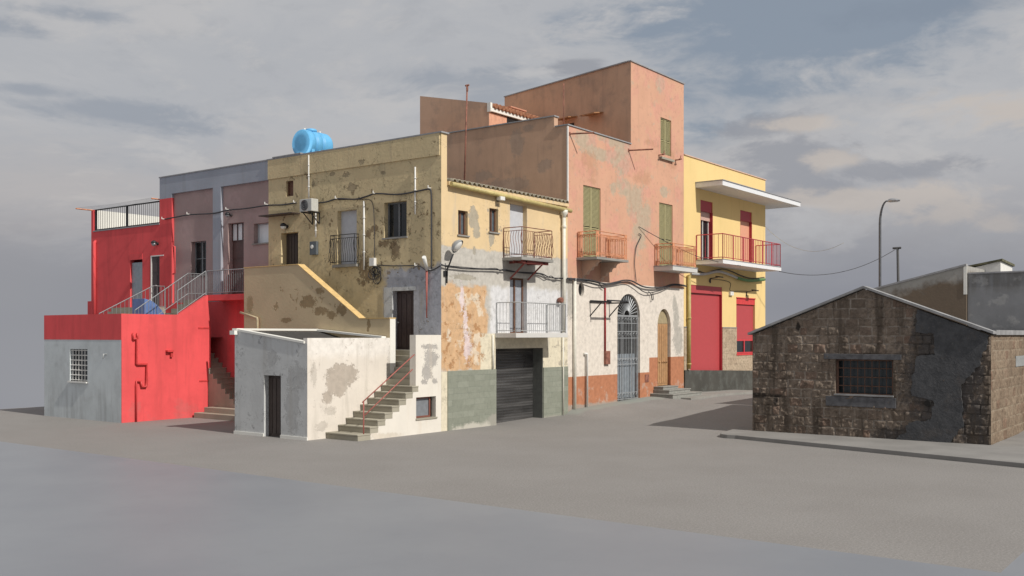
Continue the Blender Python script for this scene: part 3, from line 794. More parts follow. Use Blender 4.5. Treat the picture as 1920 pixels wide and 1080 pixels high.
# upper balcony of the lit side
bz = 6.34
def balcony(par, x0, x1, dep, z, th, name='balcony', mat=None, over=.04):
    mb = MB(); mb.box(x0-over, -dep-over, z-th, x1+over, -.003, z); return mb.build(name, mat or M['concrete'], par, bevel=.006)
M['pale_conc'] = plaster('pale_concrete', (.60,.59,.57), vary=.06, bump=.15)
b = balcony(yh, 3.32, 5.34, .88, bz, .11, mat=M['concrete'])
mb = MB(); railing(mb, [(3.34,-.03),(3.34,-.88),(5.32,-.88),(5.32,-.03)], bz, 1.13, .115, .010, 'belly', rail=.024); mb.build('railing', M['rust'], b)
mb = MB(); mb.box(3.5,-.8,bz-.22,5.2,-.72,bz-.11); mb.box(3.5,-.4,bz-.2,5.2,-.33,bz-.11)
for x in (3.75, 4.9): mb.box(x-.04,-.8,bz-.2,x+.04,0,bz-.112); mb.bar((x,-.72,bz-.2),(x,-.02,bz-.78),.05)
mb.build('support', simple('red_oxide', (.22,.05,.04), .7), b)
# lower balcony
b = balcony(yh, 2.87, 6.24, .95, 3.47, .17, mat=M['pale_conc'])
mb = MB(); railing(mb, [(2.9,-.03),(2.9,-.93),(6.2,-.93),(6.2,-.03)], 3.47, 1.15, .14, .009, rail=.026); mb.build('railing', M['pale_metal'], b)
# ------------------------------------------------------------------ ochre stair wall in front of the yellow house
PXF = Pl('A', -1.31)
def pblobs(pl, *bl):
    out = []
    for x, y, rx, ry in bl:
        u, z = pl.at(x, y); u2, _ = pl.at(x+rx, y); _, z2 = pl.at(x, y-ry); out.append((u, z, abs(u2-u), abs(z2-z)))
    return out
M['stair_wall'] = plaster('stair_wall_render', (.56,.455,.295), [
 ((.29,.21,.115), ('blobs','A',pblobs(PXF,(578,567,15,12),(602,583,13,8),(622,590,10,8),(640,580,9,12),(600,545,7,6),(645,547,7,5),(536,600,9,5),(690,575,8,8),(691,608,3,8),(690,618,2,4)), 1.6,.05, 4.0), .9, .9),
 ((.34,.25,.14), ('peel',3.4,.60,.02,('box','A',2.6,8,4.0,5.4,.3,.5),6), .8, .8),
 ((.33,.24,.13), ('blobs','A',pblobs(PXF,(468,572,6,14)), 1.6,.05, 5.0), .7, .8)], vary=.07, bump=.5, grime=.15, dist=.03)
sw = thing('stair_wall', 'ochre stepped parapet wall hiding the stairs to the yellow house door', 'wall', (-1.15, 5, 0))
yl = 9.54
prof = [(1.47,0),(yl,0),(yl,6.08),(6.30,6.08),(2.97,3.98),(1.47,3.98)]
mb = MB(); mb.hexa([(-1.31,y,z) for y,z in prof], [(-1.03,y,z) for y,z in prof]); mb.build('wall', M['stair_wall'], sw)
mb = MB(); mb.box(-1.03,2.2,0,-.26,yl-.02,3.0); n = 12
for k in range(n): mb.box(-1.03, 2.6+.3*k, 3.0, -.26, 6.3 if k < n-1 else yl-.02, 3.0+2.2*(k+1)/n)
mb.build('step', M['stone_step'], sw)
mb = MB()
def strip(p, q, w=.04, t=.03):
    mb.hexa([(-1.34,p[0],p[1]),(-1.34,q[0],q[1]),(-1.0,q[0],q[1]),(-1.0,p[0],p[1])],[(-1.34,p[0],p[1]+t),(-1.34,q[0],q[1]+t),(-1.0,q[0],q[1]+t),(-1.0,p[0],p[1]+t)])
strip((6.30,6.082),(2.97,3.982)); strip((6.31,6.082),(yl,6.082)); strip((2.96,3.982),(1.47,3.982))
mb.build('coping', simple('yellow_coping', (.66,.46,.20), .8, bump=.3), sw)
mb = MB(); a = PXF.pt(451,586,-.1); b = PXF.pt(482,596,-.1); c = PXF.pt(482,612,-.1)
mb.tube([a,b,(b[0],b[1]-.02,b[2]-.1),(c[0],c[1],c[2]-1)], .05, 8); mb.build('drainpipe', simple('ochre_pipe', (.45,.37,.24), .8), sw)
mb = MB(); mb.box(-1.305,1.466,2.0,-1.03,1.478,3.96); mb.build('wall_end', M['white_wash'], sw)

# ------------------------------------------------------------------ whitewashed outhouse
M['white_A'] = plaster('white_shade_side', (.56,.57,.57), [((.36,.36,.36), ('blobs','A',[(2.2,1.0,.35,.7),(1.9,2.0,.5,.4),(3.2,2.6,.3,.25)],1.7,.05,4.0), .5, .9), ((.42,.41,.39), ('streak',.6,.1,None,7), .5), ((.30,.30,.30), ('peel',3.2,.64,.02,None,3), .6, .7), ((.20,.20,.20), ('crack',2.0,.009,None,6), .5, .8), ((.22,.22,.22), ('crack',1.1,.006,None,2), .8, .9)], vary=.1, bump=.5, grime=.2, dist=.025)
PW = Pl('B', 1.47)
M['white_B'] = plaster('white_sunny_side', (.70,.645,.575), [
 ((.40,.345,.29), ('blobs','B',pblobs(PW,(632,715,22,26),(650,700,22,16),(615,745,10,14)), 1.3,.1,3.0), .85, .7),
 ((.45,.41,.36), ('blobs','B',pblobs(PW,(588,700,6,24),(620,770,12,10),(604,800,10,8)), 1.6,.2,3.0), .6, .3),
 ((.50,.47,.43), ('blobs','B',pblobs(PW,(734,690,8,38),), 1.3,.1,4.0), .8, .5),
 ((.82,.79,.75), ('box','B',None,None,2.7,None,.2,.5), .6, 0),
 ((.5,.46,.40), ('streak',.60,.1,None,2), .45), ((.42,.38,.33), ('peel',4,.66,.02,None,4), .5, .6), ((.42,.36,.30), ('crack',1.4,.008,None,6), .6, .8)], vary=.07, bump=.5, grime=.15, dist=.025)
M['white_C'] = plaster('white_stair_side', (.73,.69,.62), [
 ((.36,.34,.32), ('blobs','B',bpx((806,650,14,5),(808,672,12,16),(800,698,9,16),(795,716,6,4),(815,715,5,5)), 1.9,.05,6.0), .85, .9),
 ((.50,.42,.31), ('blobs','B',bpx((720,818,30,6),(700,812,8,10)), 1.4,.3,3.0), .4, .1),
 ((.45,.40,.35), ('peel',6,.73,.02,None,4), .6, .8), ((.6,.52,.42), ('streak',.6,.1,None,2), .4)], vary=.06, bump=.5, grime=.12, dist=.02)
wh = thing('outhouse', 'low whitewashed outhouse with sunken flat roof and brown door beside the stone steps', 'building', (-3.2, 3.3, 0))
XW = -5.12; YW0 = 1.47; YW1 = 5.16
PWA = Pl('A', XW)
dr = PWA.rect(495,704,526.5,821); dr = (dr[0], dr[1], 0, dr[3])
zl, zr = 3.55, 3.12
def topz(y): return zr + (zl-zr)*(y-YW0)/(YW1-YW0)
mb = MB()
PWA.facade(mb, YW0, YW1, -.1, 2.9, [(dr[0],dr[1],-.1,dr[3],.22)])
mb.quad([(XW,YW0,2.9),(XW,YW1,2.9),(XW,YW1,zl),(XW,YW0,zr)], (-1,0,0))
mb.quad([(XW+.2,YW0,2.9),(XW+.2,YW1,2.9),(XW+.2,YW1,zl),(XW+.2,YW0,zr)], (1,0,0))
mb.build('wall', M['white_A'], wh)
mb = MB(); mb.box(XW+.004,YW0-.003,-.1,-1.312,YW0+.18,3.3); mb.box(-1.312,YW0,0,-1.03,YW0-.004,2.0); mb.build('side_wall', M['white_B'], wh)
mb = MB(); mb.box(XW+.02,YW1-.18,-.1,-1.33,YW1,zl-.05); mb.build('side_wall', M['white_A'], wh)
mb = MB(); mb.hexa([(XW+.2,YW0+.18,2.75),(-1.33,YW0+.18,2.75),(-1.33,YW1-.18,3.49),(XW+.2,YW1-.18,3.49)],[(XW+.2,YW0+.18,2.8),(-1.33,YW0+.18,2.8),(-1.33,YW1-.18,3.54),(XW+.2,YW1-.18,3.54)]); mb.build('roof', simple('dark_roof_felt', (.05,.047,.044), .9, bump=.3), wh)
# white rim
mb = MB()
def rim(a, b, w=.12, t=.07):
    d = (Vector(b)-Vector(a)); d.z = 0; d.normalize(); q = Vector((-d.y, d.x, 0))*w; u = Vector((0,0,t)); A_, B_ = Vector(a), Vector(b)
    mb.hexa([A_-q, B_-q, B_+q, A_+q], [A_-q+u, B_-q+u, B_+q+u, A_+q+u])
rim((XW+.08,YW0+.12,zr+.005), (XW+.08,YW1,zl+.005)); rim((XW-.06,YW1-.06,zl+.005), (-1.5,YW1-.06,zl+.005)); rim((-1.46,YW1,zl+.003), (-1.46,YW0+.15,3.28), .11)
mb.box(XW-.16,YW1-.18,zl-.14,XW+.05,YW1+.07,zl+.0)
mb.build('roof_rim', M['white_wash'], wh)
mb = MB(); PWA.box(mb, dr[1], YW1+.02, -.1, .1, -.035, 0); PWA.box(mb, YW0-.03, dr[0], -.1, .1, -.035, 0); mb.build_each('skirting', M['white_wash'], wh)
door(wh, PWA, dr[0], dr[1], 0, dr[3], .2, M['dark_wood'], 1, 1, handle=False, boards=4)

# ------------------------------------------------------------------ white stone staircase with handrail
ws = thing('stone_steps', 'worn stone steps with a thin red handrail climbing beside the whitewashed outhouse', 'staircase', (-2.5, .7, 0))
rx = [-4.31,-3.76,-3.41,-3.08,-2.74,-2.41,-2.08,-1.75]; rise = 1.66/8
mb = MB()
for k, x in enumerate(rx):
    x1 = rx[k+1]+.02 if k < 7 else -1.45
    y0 = -.012
    mb.box(x, y0, rise*k - (.1 if k == 0 else 0), x1, 1.464, rise*(k+1)-.05); mb.box(x-.03, y0-.015, rise*(k+1)-.05, x1, 1.464, rise*(k+1))
for k in range(6):
    mb.box(-1.5+.2*k, .3, 1.5, -1.28+.2*k if k < 5 else -.26, 1.462 if k < 2 else 2.18, 1.66+.2*(k+1))
mb.build('step', M['stone_step'], ws, bevel=.01)
win = B0.rect(780,744,817,784)
mb = MB(); pr = []
# wall under the steps, following their underside
mb.quad
lo = -.1
seg = [(-3.74,.2)] 
prev = -3.74
us = rx[1:] + [-1.58]
for k in range(1, 8):
    x0 = rx[k]; x1 = rx[k+1] if k < 7 else -1.58; z1 = rise*k
    if x1 > x0: 
        if k < 7 or True:
            mb.quad([(x0,-.006,lo),(x1,-.006,lo),(x1,-.006,z1),(x0,-.006,z1)], (0,-1,0)) if k < 7 else None
h = (win[0],win[1],win[2],win[3])
B1 = Pl('B', -.006)
zc = rise*7
B1.facade(mb, -1.75, -.26, lo, zc, [(*h, .2)] if h[0] > -1.75 else [(max(h[0],-1.74),h[1],h[2],h[3],.2)])
mb.box(-1.58,-.006,zc+rise,-.26,.27,3.40)
mb.quad([(-1.58,-.006,zc),(-.26,-.006,zc),(-.26,-.006,zc+rise),(-1.58,-.006,zc+rise)], (0,-1,0))
mb.quad([(-3.74,-.006,lo),(-3.74,.3,lo),(-3.74,.3,.2),(-3.74,-.006,.2)], (-1,0,0))
mb.build('stair_side', M['white_C'], ws)
fr = window(ws, B0, max(h[0],-1.74)+.0, h[1]-.16, h[2]+.02, h[3], .14, simple('red_brown_frame', (.20,.075,.055), .6), simple('dusty_pane', (.20,.215,.235), .3, vary=.1), 1, 1, .06)
mb = MB(); B0.box(mb, h[0]-.03, h[1]+.05, h[2]-.04, h[2]+.015, -.04, .2); mb.build('sill', M['stone_step'], ws)
M['red_rail'] = simple('handrail_red', (.36,.11,.09), .6)
mb = MB(); q = lambda x, y: B0.pt(x, y, .02)
mb.tube([q(681.8,826), q(681.8,753)], .022, 6)
a = q(679.4,754.5); b = q(777,664.7); mb.tube([a, b], .02, 6)
a = q(684,778.6); b = q(773.3,692.6); mb.tube([a, b], .02, 6)
mb.build('handrail', M['red_rail'], ws)
mb = MB(); mb.box(-.3,1.2,2.74,-.1,2.26,2.86); mb.build('threshold', M['pale_conc'], ws)
# concrete surround band of the upper brown door
mb = MB()
for u0, u1, z0, z1 in ((dD[0]-.12,dD[1]+.42,dD[3]+.0,dD[3]+.14),(dD[1],dD[1]+.42,dD[2]-.2,dD[3])): A0.box(mb, u0, u1, z0, z1, -.03, 0)
mb.build('door_surround', M['white_A'], yh)

# ------------------------------------------------------------------ pink house with tower
X7 = 7.74; PT = 12.13
pk = thing('pink_house', 'tall salmon pink house with a tower, scrolled balconies and white ground floor', 'house', (12.5, 3, 0), 'houses of the terrace')
greyp = (.42,.37,.28)
M['pink_A'] = plaster('pink_shade_side', (.57,.37,.255), [
  ((.37,.29,.235), ('blobs','A',pblobs(Pl('A',X7),(968,268,12,26),(990,240,10,6),(905,330,16,10),(900,380,30,20),(950,350,40,16),(1020,310,14,12)), 1.5,.2), .55, .3),
  ((.36,.26,.20), ('peel',.9,.57,.07,None,3), .45, .2), ((.33,.22,.17), ('streak',.6,.1,None,3), .3)], vary=.08, bump=.3, grime=.15)
lp = [
  (greyp, ('blobs','B',bpx((1095,262,24,16),(1130,290,40,12),(1165,300,20,26),(1150,265,30,10),(1245,360,8,10)), 1.2,.12,1.6), .75, .3),
  (greyp, ('blobs','B',bpx((1170,350,14,16),(1190,380,16,30),(1205,410,16,34),(1198,445,12,30),(1150,355,6,12),(1180,365,22,5),(1238,128+30,8,16)), 1.5,.3,2.2), .75, .2),
  ((.44,.24,.15), ('blobs','B',bpx((1110,310,10,20),(1205,335,14,14),(1260,300,8,16),(1112,340,7,6),(1225,270,14,6),(1100,300,10,16)), 1.8,.35,2.0), .5, .2),
  ((.62,.30,.24), ('peel',1.1,.55,.06,None,4), .5, 0), (greyp, ('peel',1.5,.62,.05,None,9), .5, .2), ((.45,.26,.19), ('peel',4.5,.6,.03,None,15), .4, .3), ((.42,.26,.18), ('streak',.62,.09,None,3), .35),
  ((.70,.64,.57), ('box','B',7,19,None,5.71,.015,.02), 1, -.2),
  ((.63,.58,.52), ('peel',1.2,.6,.06,('box','B',7,19,None,5.7,.02,.02),6), .5, .1), ((.33,.29,.24), ('crack',1.6,.006,('box','B',7,19,1.7,5.6,.02,.02),6), .6, .7),
  ((.36,.345,.31), ('blobs','B',bpx((1268,600,5,30),(1272,640,8,30),(1265,570,4,16),(1068,560,8,40)), 1.3,.25,2.5), .75, .3),
  ((.44,.19,.105), ('box','B',7,19,None,1.645,.012,.02), 1, -.3),
  ((.44,.19,.105), ('box','B',14.66,19,None,2.33,.012,.02), 1, -.3),
  ((.47,.36,.30), ('peel',2.2,.575,.05,('box','B',7,19,None,1.3,.2,.2),4), .6, 0),
  ((.58,.56,.50), ('peel',3.0,.63,.02,('box','B',7,19,None,.75,.15,.2),8), .8, .4),
  ((.33,.31,.28), ('box','B',7.6,19,None,.46,.06,.25), .8, 0),
]
M['pink_B'] = plaster('pink_sunny_side', (.61,.35,.24), lp, vary=.06, bump=.3, grime=.10, dist=.015)
s1 = B0.rect(1093.6,350,1126,484); s2 = B0.rect(1236,382,1261,497); s3 = B0.rect(1238.6,223,1258.5,297)
PZ1, PZ2 = 6.66, 6.64
s1 = (s1[0], s1[1], PZ1, s1[3]); s2 = (s2[0], s2[1], PZ2, s2[3])
gt = B0.rect(1157.6,551,1200,749); gsp = B0.at(1178, 592.6)[1]; gt = (gt[0], gt[1], .42, gt[3])
ad = B0.rect(1232.9,579,1257.5,710); asp = B0.at(1245, 612)[1]; ad = (ad[0], ad[1], .95, ad[3])
rc = B0.at(1090, 542.8); ru = abs(B0.at(1095.4, 543)[0]-rc[0]); rz = abs(B0.at(1090, 556)[1]-rc[1]); ro = (rc[0]-ru, rc[0]+ru, rc[1]-rz, rc[1]+rz)
print('gate', gt, gsp, 'arch door', ad, asp, 'round', ro)
TX0, TX1 = 12.95, 18.17; TZ = 15.93
mb = MB()
B0.facade(mb, X7, TX1, -.3, PT, [(*s1,.14), (gt[0],gt[1],-.3,gt[3],0), (*ro,0), (*s2,.14), (ad[0],ad[1],-.3,ad[3],0)])
B0.facade(mb, TX0, TX1, PT, TZ, [(*s3,.14)])
B0.arch(mb, gt[0], gt[1], gsp, gt[3], .3); B0.arch(mb, ad[0], ad[1], asp, ad[3], .2)
B0.arch(mb, ro[0], ro[1], rc[1], ro[3], .13)
# lower half of the round window
n0 = len(mb.v); t = MB(); B0.arch(t, ro[0], ro[1], rc[1], ro[3], .13); mb.add([(v[0], v[1], 2*rc[1]-v[2]) for v in t.v], [f[::-1] for f in t.f])
for a, b, c in ((gt[0], gt[1], gsp), (ad[0], ad[1], asp)):
    d = .3 if a < 13 else .2
    mb.quad([(a,0,-.3),(a,d,-.3),(a,d,c),(a,0,c)], (1,0,0)); mb.quad([(b,0,-.3),(b,d,-.3),(b,d,c),(b,0,c)], (-1,0,0))
mb.build('front_wall', M['pink_B'], pk)
mb = MB()
mb.quad([(X7,0,0),(X7,.68,0),(X7,.68,PT),(X7,0,PT)], (-1,0,0)); mb.quad([(X7,.68,0),(X7,9.5,0),(X7,9.5,12.58),(X7,.68,12.58)], (-1,0,0))
mb.quad([(X7,.68,PT),(X7+.28,.68,PT),(X7+.28,.68,12.58),(X7,.68,12.58)], (0,-1,0)); mb.quad([(X7+.28,.68,11.5),(X7+.28,9.5,11.5),(X7+.28,9.5,12.58),(X7+.28,.68,12.58)], (1,0,0))
mb.quad([(X7,9.5,0),(TX1,9.5,0),(TX1,9.5,12),(X7,9.5,12)], (0,1,0)); mb.quad([(X7+.2,0,11.4),(TX1,0,11.4),(TX1,9.5,11.4),(X7+.2,9.5,11.4)], (0,0,1))
mb.quad([(X7,.25,11.4),(TX0,.25,11.4),(TX0,.25,PT),(X7,.25,PT)], (0,1,0))
tb = (14.95, 8.81)
mb.quad([(TX0,0,PT-.6),(tb[0],tb[1],PT-.6),(tb[0],tb[1],TZ),(TX0,0,TZ)], (-1,0,0)); mb.quad([(TX1,0,0),(TX1,9,0),(TX1,9,TZ),(TX1,0,TZ)], (1,0,0)); mb.quad([tb+(11,),(TX1,9,11),(TX1,9,TZ),tb+(TZ,)], (0,1,0))
mb.quad([(TX0,0,TZ-.1),(TX1,0,TZ-.1),(TX1,9,TZ-.1),tb+(TZ-.1,)], (0,0,1))
mb.build('side_wall', M['pink_A'], pk)
mb = MB(); mb.box(X7-.05,.68-.05,12.582,X7+.3,9.5,12.63); mb.box(X7-.05,-.05,PT+.002,X7+.3,.68-.052,PT+.05); mb.box(X7+.302,-.05,PT+.002,TX0-.002,.25,PT+.05)
def cp(a, b, z, w=.14, t=.05):
    A_ = Vector((*a, z)); B_ = Vector((*b, z)); d = (B_-A_).normalized(); q = Vector((-d.y, d.x, 0))*w; u = Vector((0,0,t)); mb.hexa([A_-q,B_-q,B_+q,A_+q],[A_-q+u,B_-q+u,B_+q+u,A_+q+u])
mb.box(TX0-.05,-.05,TZ+.002,TX1+.05,.2,TZ+.05); cp((TX0+.1,.2),(tb[0]+.1,tb[1]),TZ+.003); mb.build('coping', M['coping'], pk)
mb = MB(); mb.box(X7-.02,-.02,8.9,X7+.05,.03,12.1); mb.build('corner_trim', M['white_pvc'], pk)
M['green'] = simple('olive_shutter', (.35,.315,.165), .6, vary=.06)
shutters(pk, B0, *s1, M['green']); shutters(pk, B0, *s2, M['green']); shutters(pk, B0, *s3, M['green'])
mb = MB(); B0.box(mb, s3[0]-.12, s3[1]+.12, s3[2]-.1, s3[2], -.12, .0); mb.build('sill', M['stone_step'], pk)
mb = MB()
for u in (s3[0]-.2, s3[1]+.42):
    mb = MB()
    a = Vector(B0.p(u, s3[2]+.05, 0)); mb.tube([a, a+Vector((0,-.3,0))], .03, 5); mb.tube([a+Vector((-.12,-.28,0)), a+Vector((.12,-.28,.05))], .035, 5); mb.tube([a+Vector((0,-.28,0)), a+Vector((.05,-.28,.2))], .025, 5)
    mb.build('line_hook', M['rust'], pk)
def scroll(mb, x, z0, w, dep, hh):
    """console bracket: stepped scroll profile in the Y-Z plane"""
    pr = [(0,z0),(-dep,z0),(-dep,z0-.07)]
    for k in range(4):
        t0 = k/4; y = -dep*(1-t0); 
        for q in range(4):
            a = q/3*math.pi/2; pr.append((y+.05+(dep/4-.03)*(math.sin(a))*.75, z0-.07-hh*(t0+.25*(1-math.cos(a)))*.93))
    pr.append((0, z0-hh-.07))
    mb.hexa([(x-w/2, y, z) for y, z in pr], [(x+w/2, y, z) for y, z in pr])
M['pink_plain'] = plaster('pink_bracket', (.58,.40,.30), vary=.06, bump=.2)
b = balcony(pk, 8.44, 10.96, .98, PZ1, .10)
mb = MB(); railing(mb, [(8.46,-.04),(8.46,-.96),(10.92,-.96),(10.92,-.04)], PZ1, 1.08, .11, .012, 'ornate', rail=.026)
for x, y in ((8.46,-.1),(8.46,-.96),(10.92,-.96),(10.92,-.1)):
    for dx, dy in ((-.0,-.0),(.17 if x < 9 else -.17,0)): mb.bar((x+dx,y,PZ1),(x+dx,y,PZ1+1.1),.035)
    c = x+(.085 if x < 9 else -.085)
    for zz in (.06,.95): mb.box(c-.085,y-.015,PZ1+zz,c+.085,y+.015,PZ1+zz+.13)
mb.build('railing', M['orange_metal'], b)
mb = MB(); scroll(mb, 8.95, PZ1-.1, .2, .85, .75); mb.build('bracket', M['pink_plain'], b); mb = MB(); scroll(mb, 10.45, PZ1-.1, .2, .85, .75); mb.build('bracket', M['pink_plain'], b)
b = balcony(pk, 15.13, 17.6, .98, PZ2, .2, mat=M['pale_conc']); 
mb = MB(); mb.box(15.07,-1.04,PZ2+.002,17.66,-.003,PZ2+.04); mb.build('balcony_floor', M['coping'], b)
mb = MB(); railing(mb, [(15.16,-.04),(15.16,-.96),(17.56,-.96),(17.56,-.04)], PZ2+.04, 1.04, .11, .012, 'ornate', rail=.026)
for x, y in ((15.16,-.1),(15.16,-.96),(17.56,-.96),(17.56,-.1)):
    mb.bar((x+(.17 if x < 16 else -.17),y,PZ2+.04),(x+(.17 if x < 16 else -.17),y,PZ2+1.08),.035)
    c = x+(.085 if x < 16 else -.085)
    for zz in (.08,.93): mb.box(c-.085,y-.015,PZ2+zz,c+.085,y+.015,PZ2+zz+.13)
mb.build('railing', M['orange_metal'], b)
# arched gate
gm = simple('gate_metal', (.33,.345,.36), .5, .2)
mb = MB(); a, b2_, c, e = gt; yy = .12
mb.box(a, yy-.02, c, a+.06, yy+.02, gsp); mb.box(b2_-.06, yy-.02, c, b2_, yy+.02, gsp)
nb = 14
for k in range(1, nb): 
    x = a+(b2_-a)*k/nb; w = .03 if k in (4, 10) else .013
    mb.tube([(x,yy,c),(x,yy,gsp)], w, 5, False)
bands = [(c+.05,.28), (c+(gsp-c)*.425,.26), (c+(gsp-c)*.735,.3), (gsp-.34,.3)]
for z, hh in bands:
    mb.box(a+.06,yy-.012,z,b2_-.06,yy+.012,z+.03); mb.box(a+.06,yy-.012,z+hh,b2_-.06,yy+.012,z+hh+.03)
    for k in range(8):
        x = a+(b2_-a)*(k+.5)/8
        mb.tube([(x+.09*math.cos(t*math.pi/5)*(1-.05*t), yy-.02, z+hh/2+.015+.1*math.sin(t*math.pi/5)*(1-.05*t)) for t in range(9)], .012, 4, False)
mb.build('gate', gm, pk)
mb = MB(); cx = (a+b2_)/2; ru_ = (b2_-a)/2; rz_ = e-gsp
for k in range(17):
    t = math.pi*k/16; mb.bar((cx-.25*math.cos(t)*ru_, yy, gsp+.03+.25*math.sin(t)*rz_), (cx-.98*math.cos(t)*ru_, yy, gsp+.03+.97*math.sin(t)*rz_), .036)
for f in (.25,.97): mb.tube([(cx-f*ru_*math.cos(math.pi*t/20), yy, gsp+.02+f*rz_*math.sin(math.pi*t/20)) for t in range(21)], .022, 5)
mb.box(a,yy-.02,gsp-.02,b2_,yy+.02,gsp+.04); mb.build('fanlight', gm, pk)
mb = MB(); mb.box(a,.24,c+.1,b2_,.28,c+(gsp-c)*.55); mb.build('gate_panel', simple('blue_grey_sheet', (.27,.31,.35), .5), pk)
mb = MB(); mb.box(a-.05,.285,-.2,b2_+.05,.33,e+.1); mb.box(ro[0]-.05,.13,ro[2]-.05,ro[1]+.05,.16,ro[3]+.05); mb.build('gate_back', M['dark'], pk)
# small arched wooden door
ow = simple('oak_door', (.42,.24,.115), .55, bump=.2); tz = B0.at(1245,607)[1]
o = door(pk, B0, ad[0]+.02, ad[1]-.06, ad[2], tz, .14, ow, 2, 1, boards=3, handle=False)
mb = MB()
for x in (-.28,.0,.22,.42): 
    xx = (ad[0]+ad[1])/2+x; mb.lathe((xx,.10,ad[2]+1.15), [(.01,-.05),(.05,-.03),(.06,0),(.03,.03)], 10, 'Y')
mb.build_each('handle', ow, o)
mb = MB(); mb.box(ad[0],.15,tz+.01,ad[1],.19,ad[3]+.05); mb.build('arch_panel', simple('tan_panel', (.35,.285,.17), .7), pk)
mb = MB(); mb.box(ad[0]-.02,.22,0,ad[1]+.02,.25,ad[3]+.1); mb.build('door_back', M['dark'], pk)
# pipes, box and brackets on the ground floor
mb = MB(); x = B0.at(1074.6,600)[0]; mb.tube([(x,-.08,5.78),(x,-.08,.3)], .075, 8); mb.build('drainpipe', M['cream_pipe'], pk)
mb = MB(); x = B0.at(1097,700)[0]; z = B0.at(1097,663)[1]; mb.tube([(x-.1,-.0,z-.02),(x-.1,-.08,z),(x,-.1,z),(x,-.1,.3)], .055, 8); mb.build('drainpipe', M['white_pvc'], pk)
mb = MB(); mb.box(8.0-.12,.01-.03,5.66,18.1,.0,5.72); 
o = thing('gas_meter', 'rusty brown meter box at the end of a red pipe on the white wall', 'meter box', B0.pt(1136,683))
r = B0.rect(1132,658,1140.3,683); mb = MB(); B0.box(mb, r[0], r[1], r[2], r[3], -.12, 0); mb.build('box', M['rust'], o, bevel=.01)
x = B0.at(1133,600)[0]; mb = MB(); mb.tube([(x,-.05,B0.at(1133,540)[1]),(x,-.05,r[3])], .04, 8); mb.build('pipe', simple('red_gas_pipe', (.34,.03,.035), .5), o)
r = B0.rect(1209,702,1216,716); mb = MB(); B0.box(mb, r[0], r[1], r[2], r[3], -.03, 0); o = mb.build('wall_hatch', M['rust']); tag(o, 'small rusty hatch on the orange base left of the stone door steps', 'hatch')
# iron frame for a sign
o = thing('sign_bracket', 'empty dark iron bracket frame projecting from the white ground floor left of the gate', 'bracket', B0.pt(1110,600))
zt_ = B0.at(1106,566.7)[1]; xa = B0.at(1106,567)[0]; mb = MB(); xb = B0.at(1142,567)[0]; yo = -1.0
mb.box(xa-.03,yo,zt_-.03,xa+.03,0,zt_+.03); mb.box(xb-.03,yo,zt_-.03,xb+.03,0,zt_+.03); mb.box(xa-.05,-.94,zt_+.03,xb+.05,-.88,zt_+.09); mb.box(xa-.05,-.1,zt_+.03,xb+.05,-.04,zt_+.09)
mb.bar((xa,-.6,zt_),(xa,0,zt_-.6),.04); mb.bar((xb,-.6,zt_),(xb,0,zt_-.6),.04); mb.build('frame', M['black_metal'], o)
# iron rods
for i, ((x0, y0), ln, lab) in enumerate((((1068,251),.9,'thin iron rod sticking out just under the parapet corner of the pink house'), ((1178.5,282),1.0,'thin iron rod sticking out of the pink tower left of its shuttered window'))):
    u, z = B0.at(x0, y0); mb = MB(); mb.bar((u,-.01,z),(u+.5,-ln,z+.02),.05); mb.box(u-.05,-.015,z-.08,u+.05,0,z+.08); o = mb.build('iron_rod', M['rust']); tag(o, lab, 'iron rod', 'iron rods on the pink house')
# door steps
dst = thing('door_steps', 'three grey stone steps up to the small arched wooden door', 'steps', (16, -.6, .4))
mb = MB(); zb_ = .46
for x0, x1, y0, z0, z1 in ((14.75,17.75,-1.2,zb_-.15,zb_+.17),(15.05,17.2,-.85,zb_+.17,zb_+.34),(15.1,16.6,-.5,zb_+.34,zb_+.49)):
    mb.box(x0,y0,z0,x1,-.003,z1-.04); mb.box(x0-.02,y0-.03,z1-.04,x1+.03,-.003,z1)
mb.build('step', simple('grey_stone', (.27,.27,.25), .8, bump=.3), dst, bevel=.008)
# awnings and opening on the tower side
def tw(px, py):       # point on the slanted tower side
    a = Vector((TX0,0,0)); d = Vector((tb[0]-TX0, tb[1], 0)).normalized(); n = Vector((-d.y, d.x, 0))
    q0 = Vector(P(px, py, X=10)); c = Vector(CAM); r = q0-c; t = (a-c).dot(n)/r.dot(n); return c+r*t
tn = Vector((-tb[1], tb[0]-TX0, 0)).normalized()
if tn.x > 0: tn = -tn
mb = MB(); a = tw(1040,262); b = tw(1076.5,236); a2 = a.copy(); q = [Vector((a.x,a.y,11.4)), Vector((b.x,b.y,11.4)), Vector((b.x,b.y,b.z+.15)), Vector((a.x,a.y,b.z+.15))]
mb.add([v+tn*.02 for v in q], [(0,1,2,3)]); mb.build('doorway', M['dark'], pk)
for (x0, y0, x1, y1) in ((1054.5,227,1082.7,220.5),(1104,219,1131.5,213)):
    a = tw(x0, y0-1); b = tw(x1, y1-1); b.z = a.z; o = .62*tn; u = Vector((0,0,.05)); dz = Vector((0,0,-.1)); mb = MB()
    mb.hexa([a, b, b+o+dz, a+o+dz], [a+u, b+u, b+o+u+dz, a+o+u+dz]); mb.build('awning', simple('rusty_awning', (.34,.17,.08), .7, vary=.3), pk)

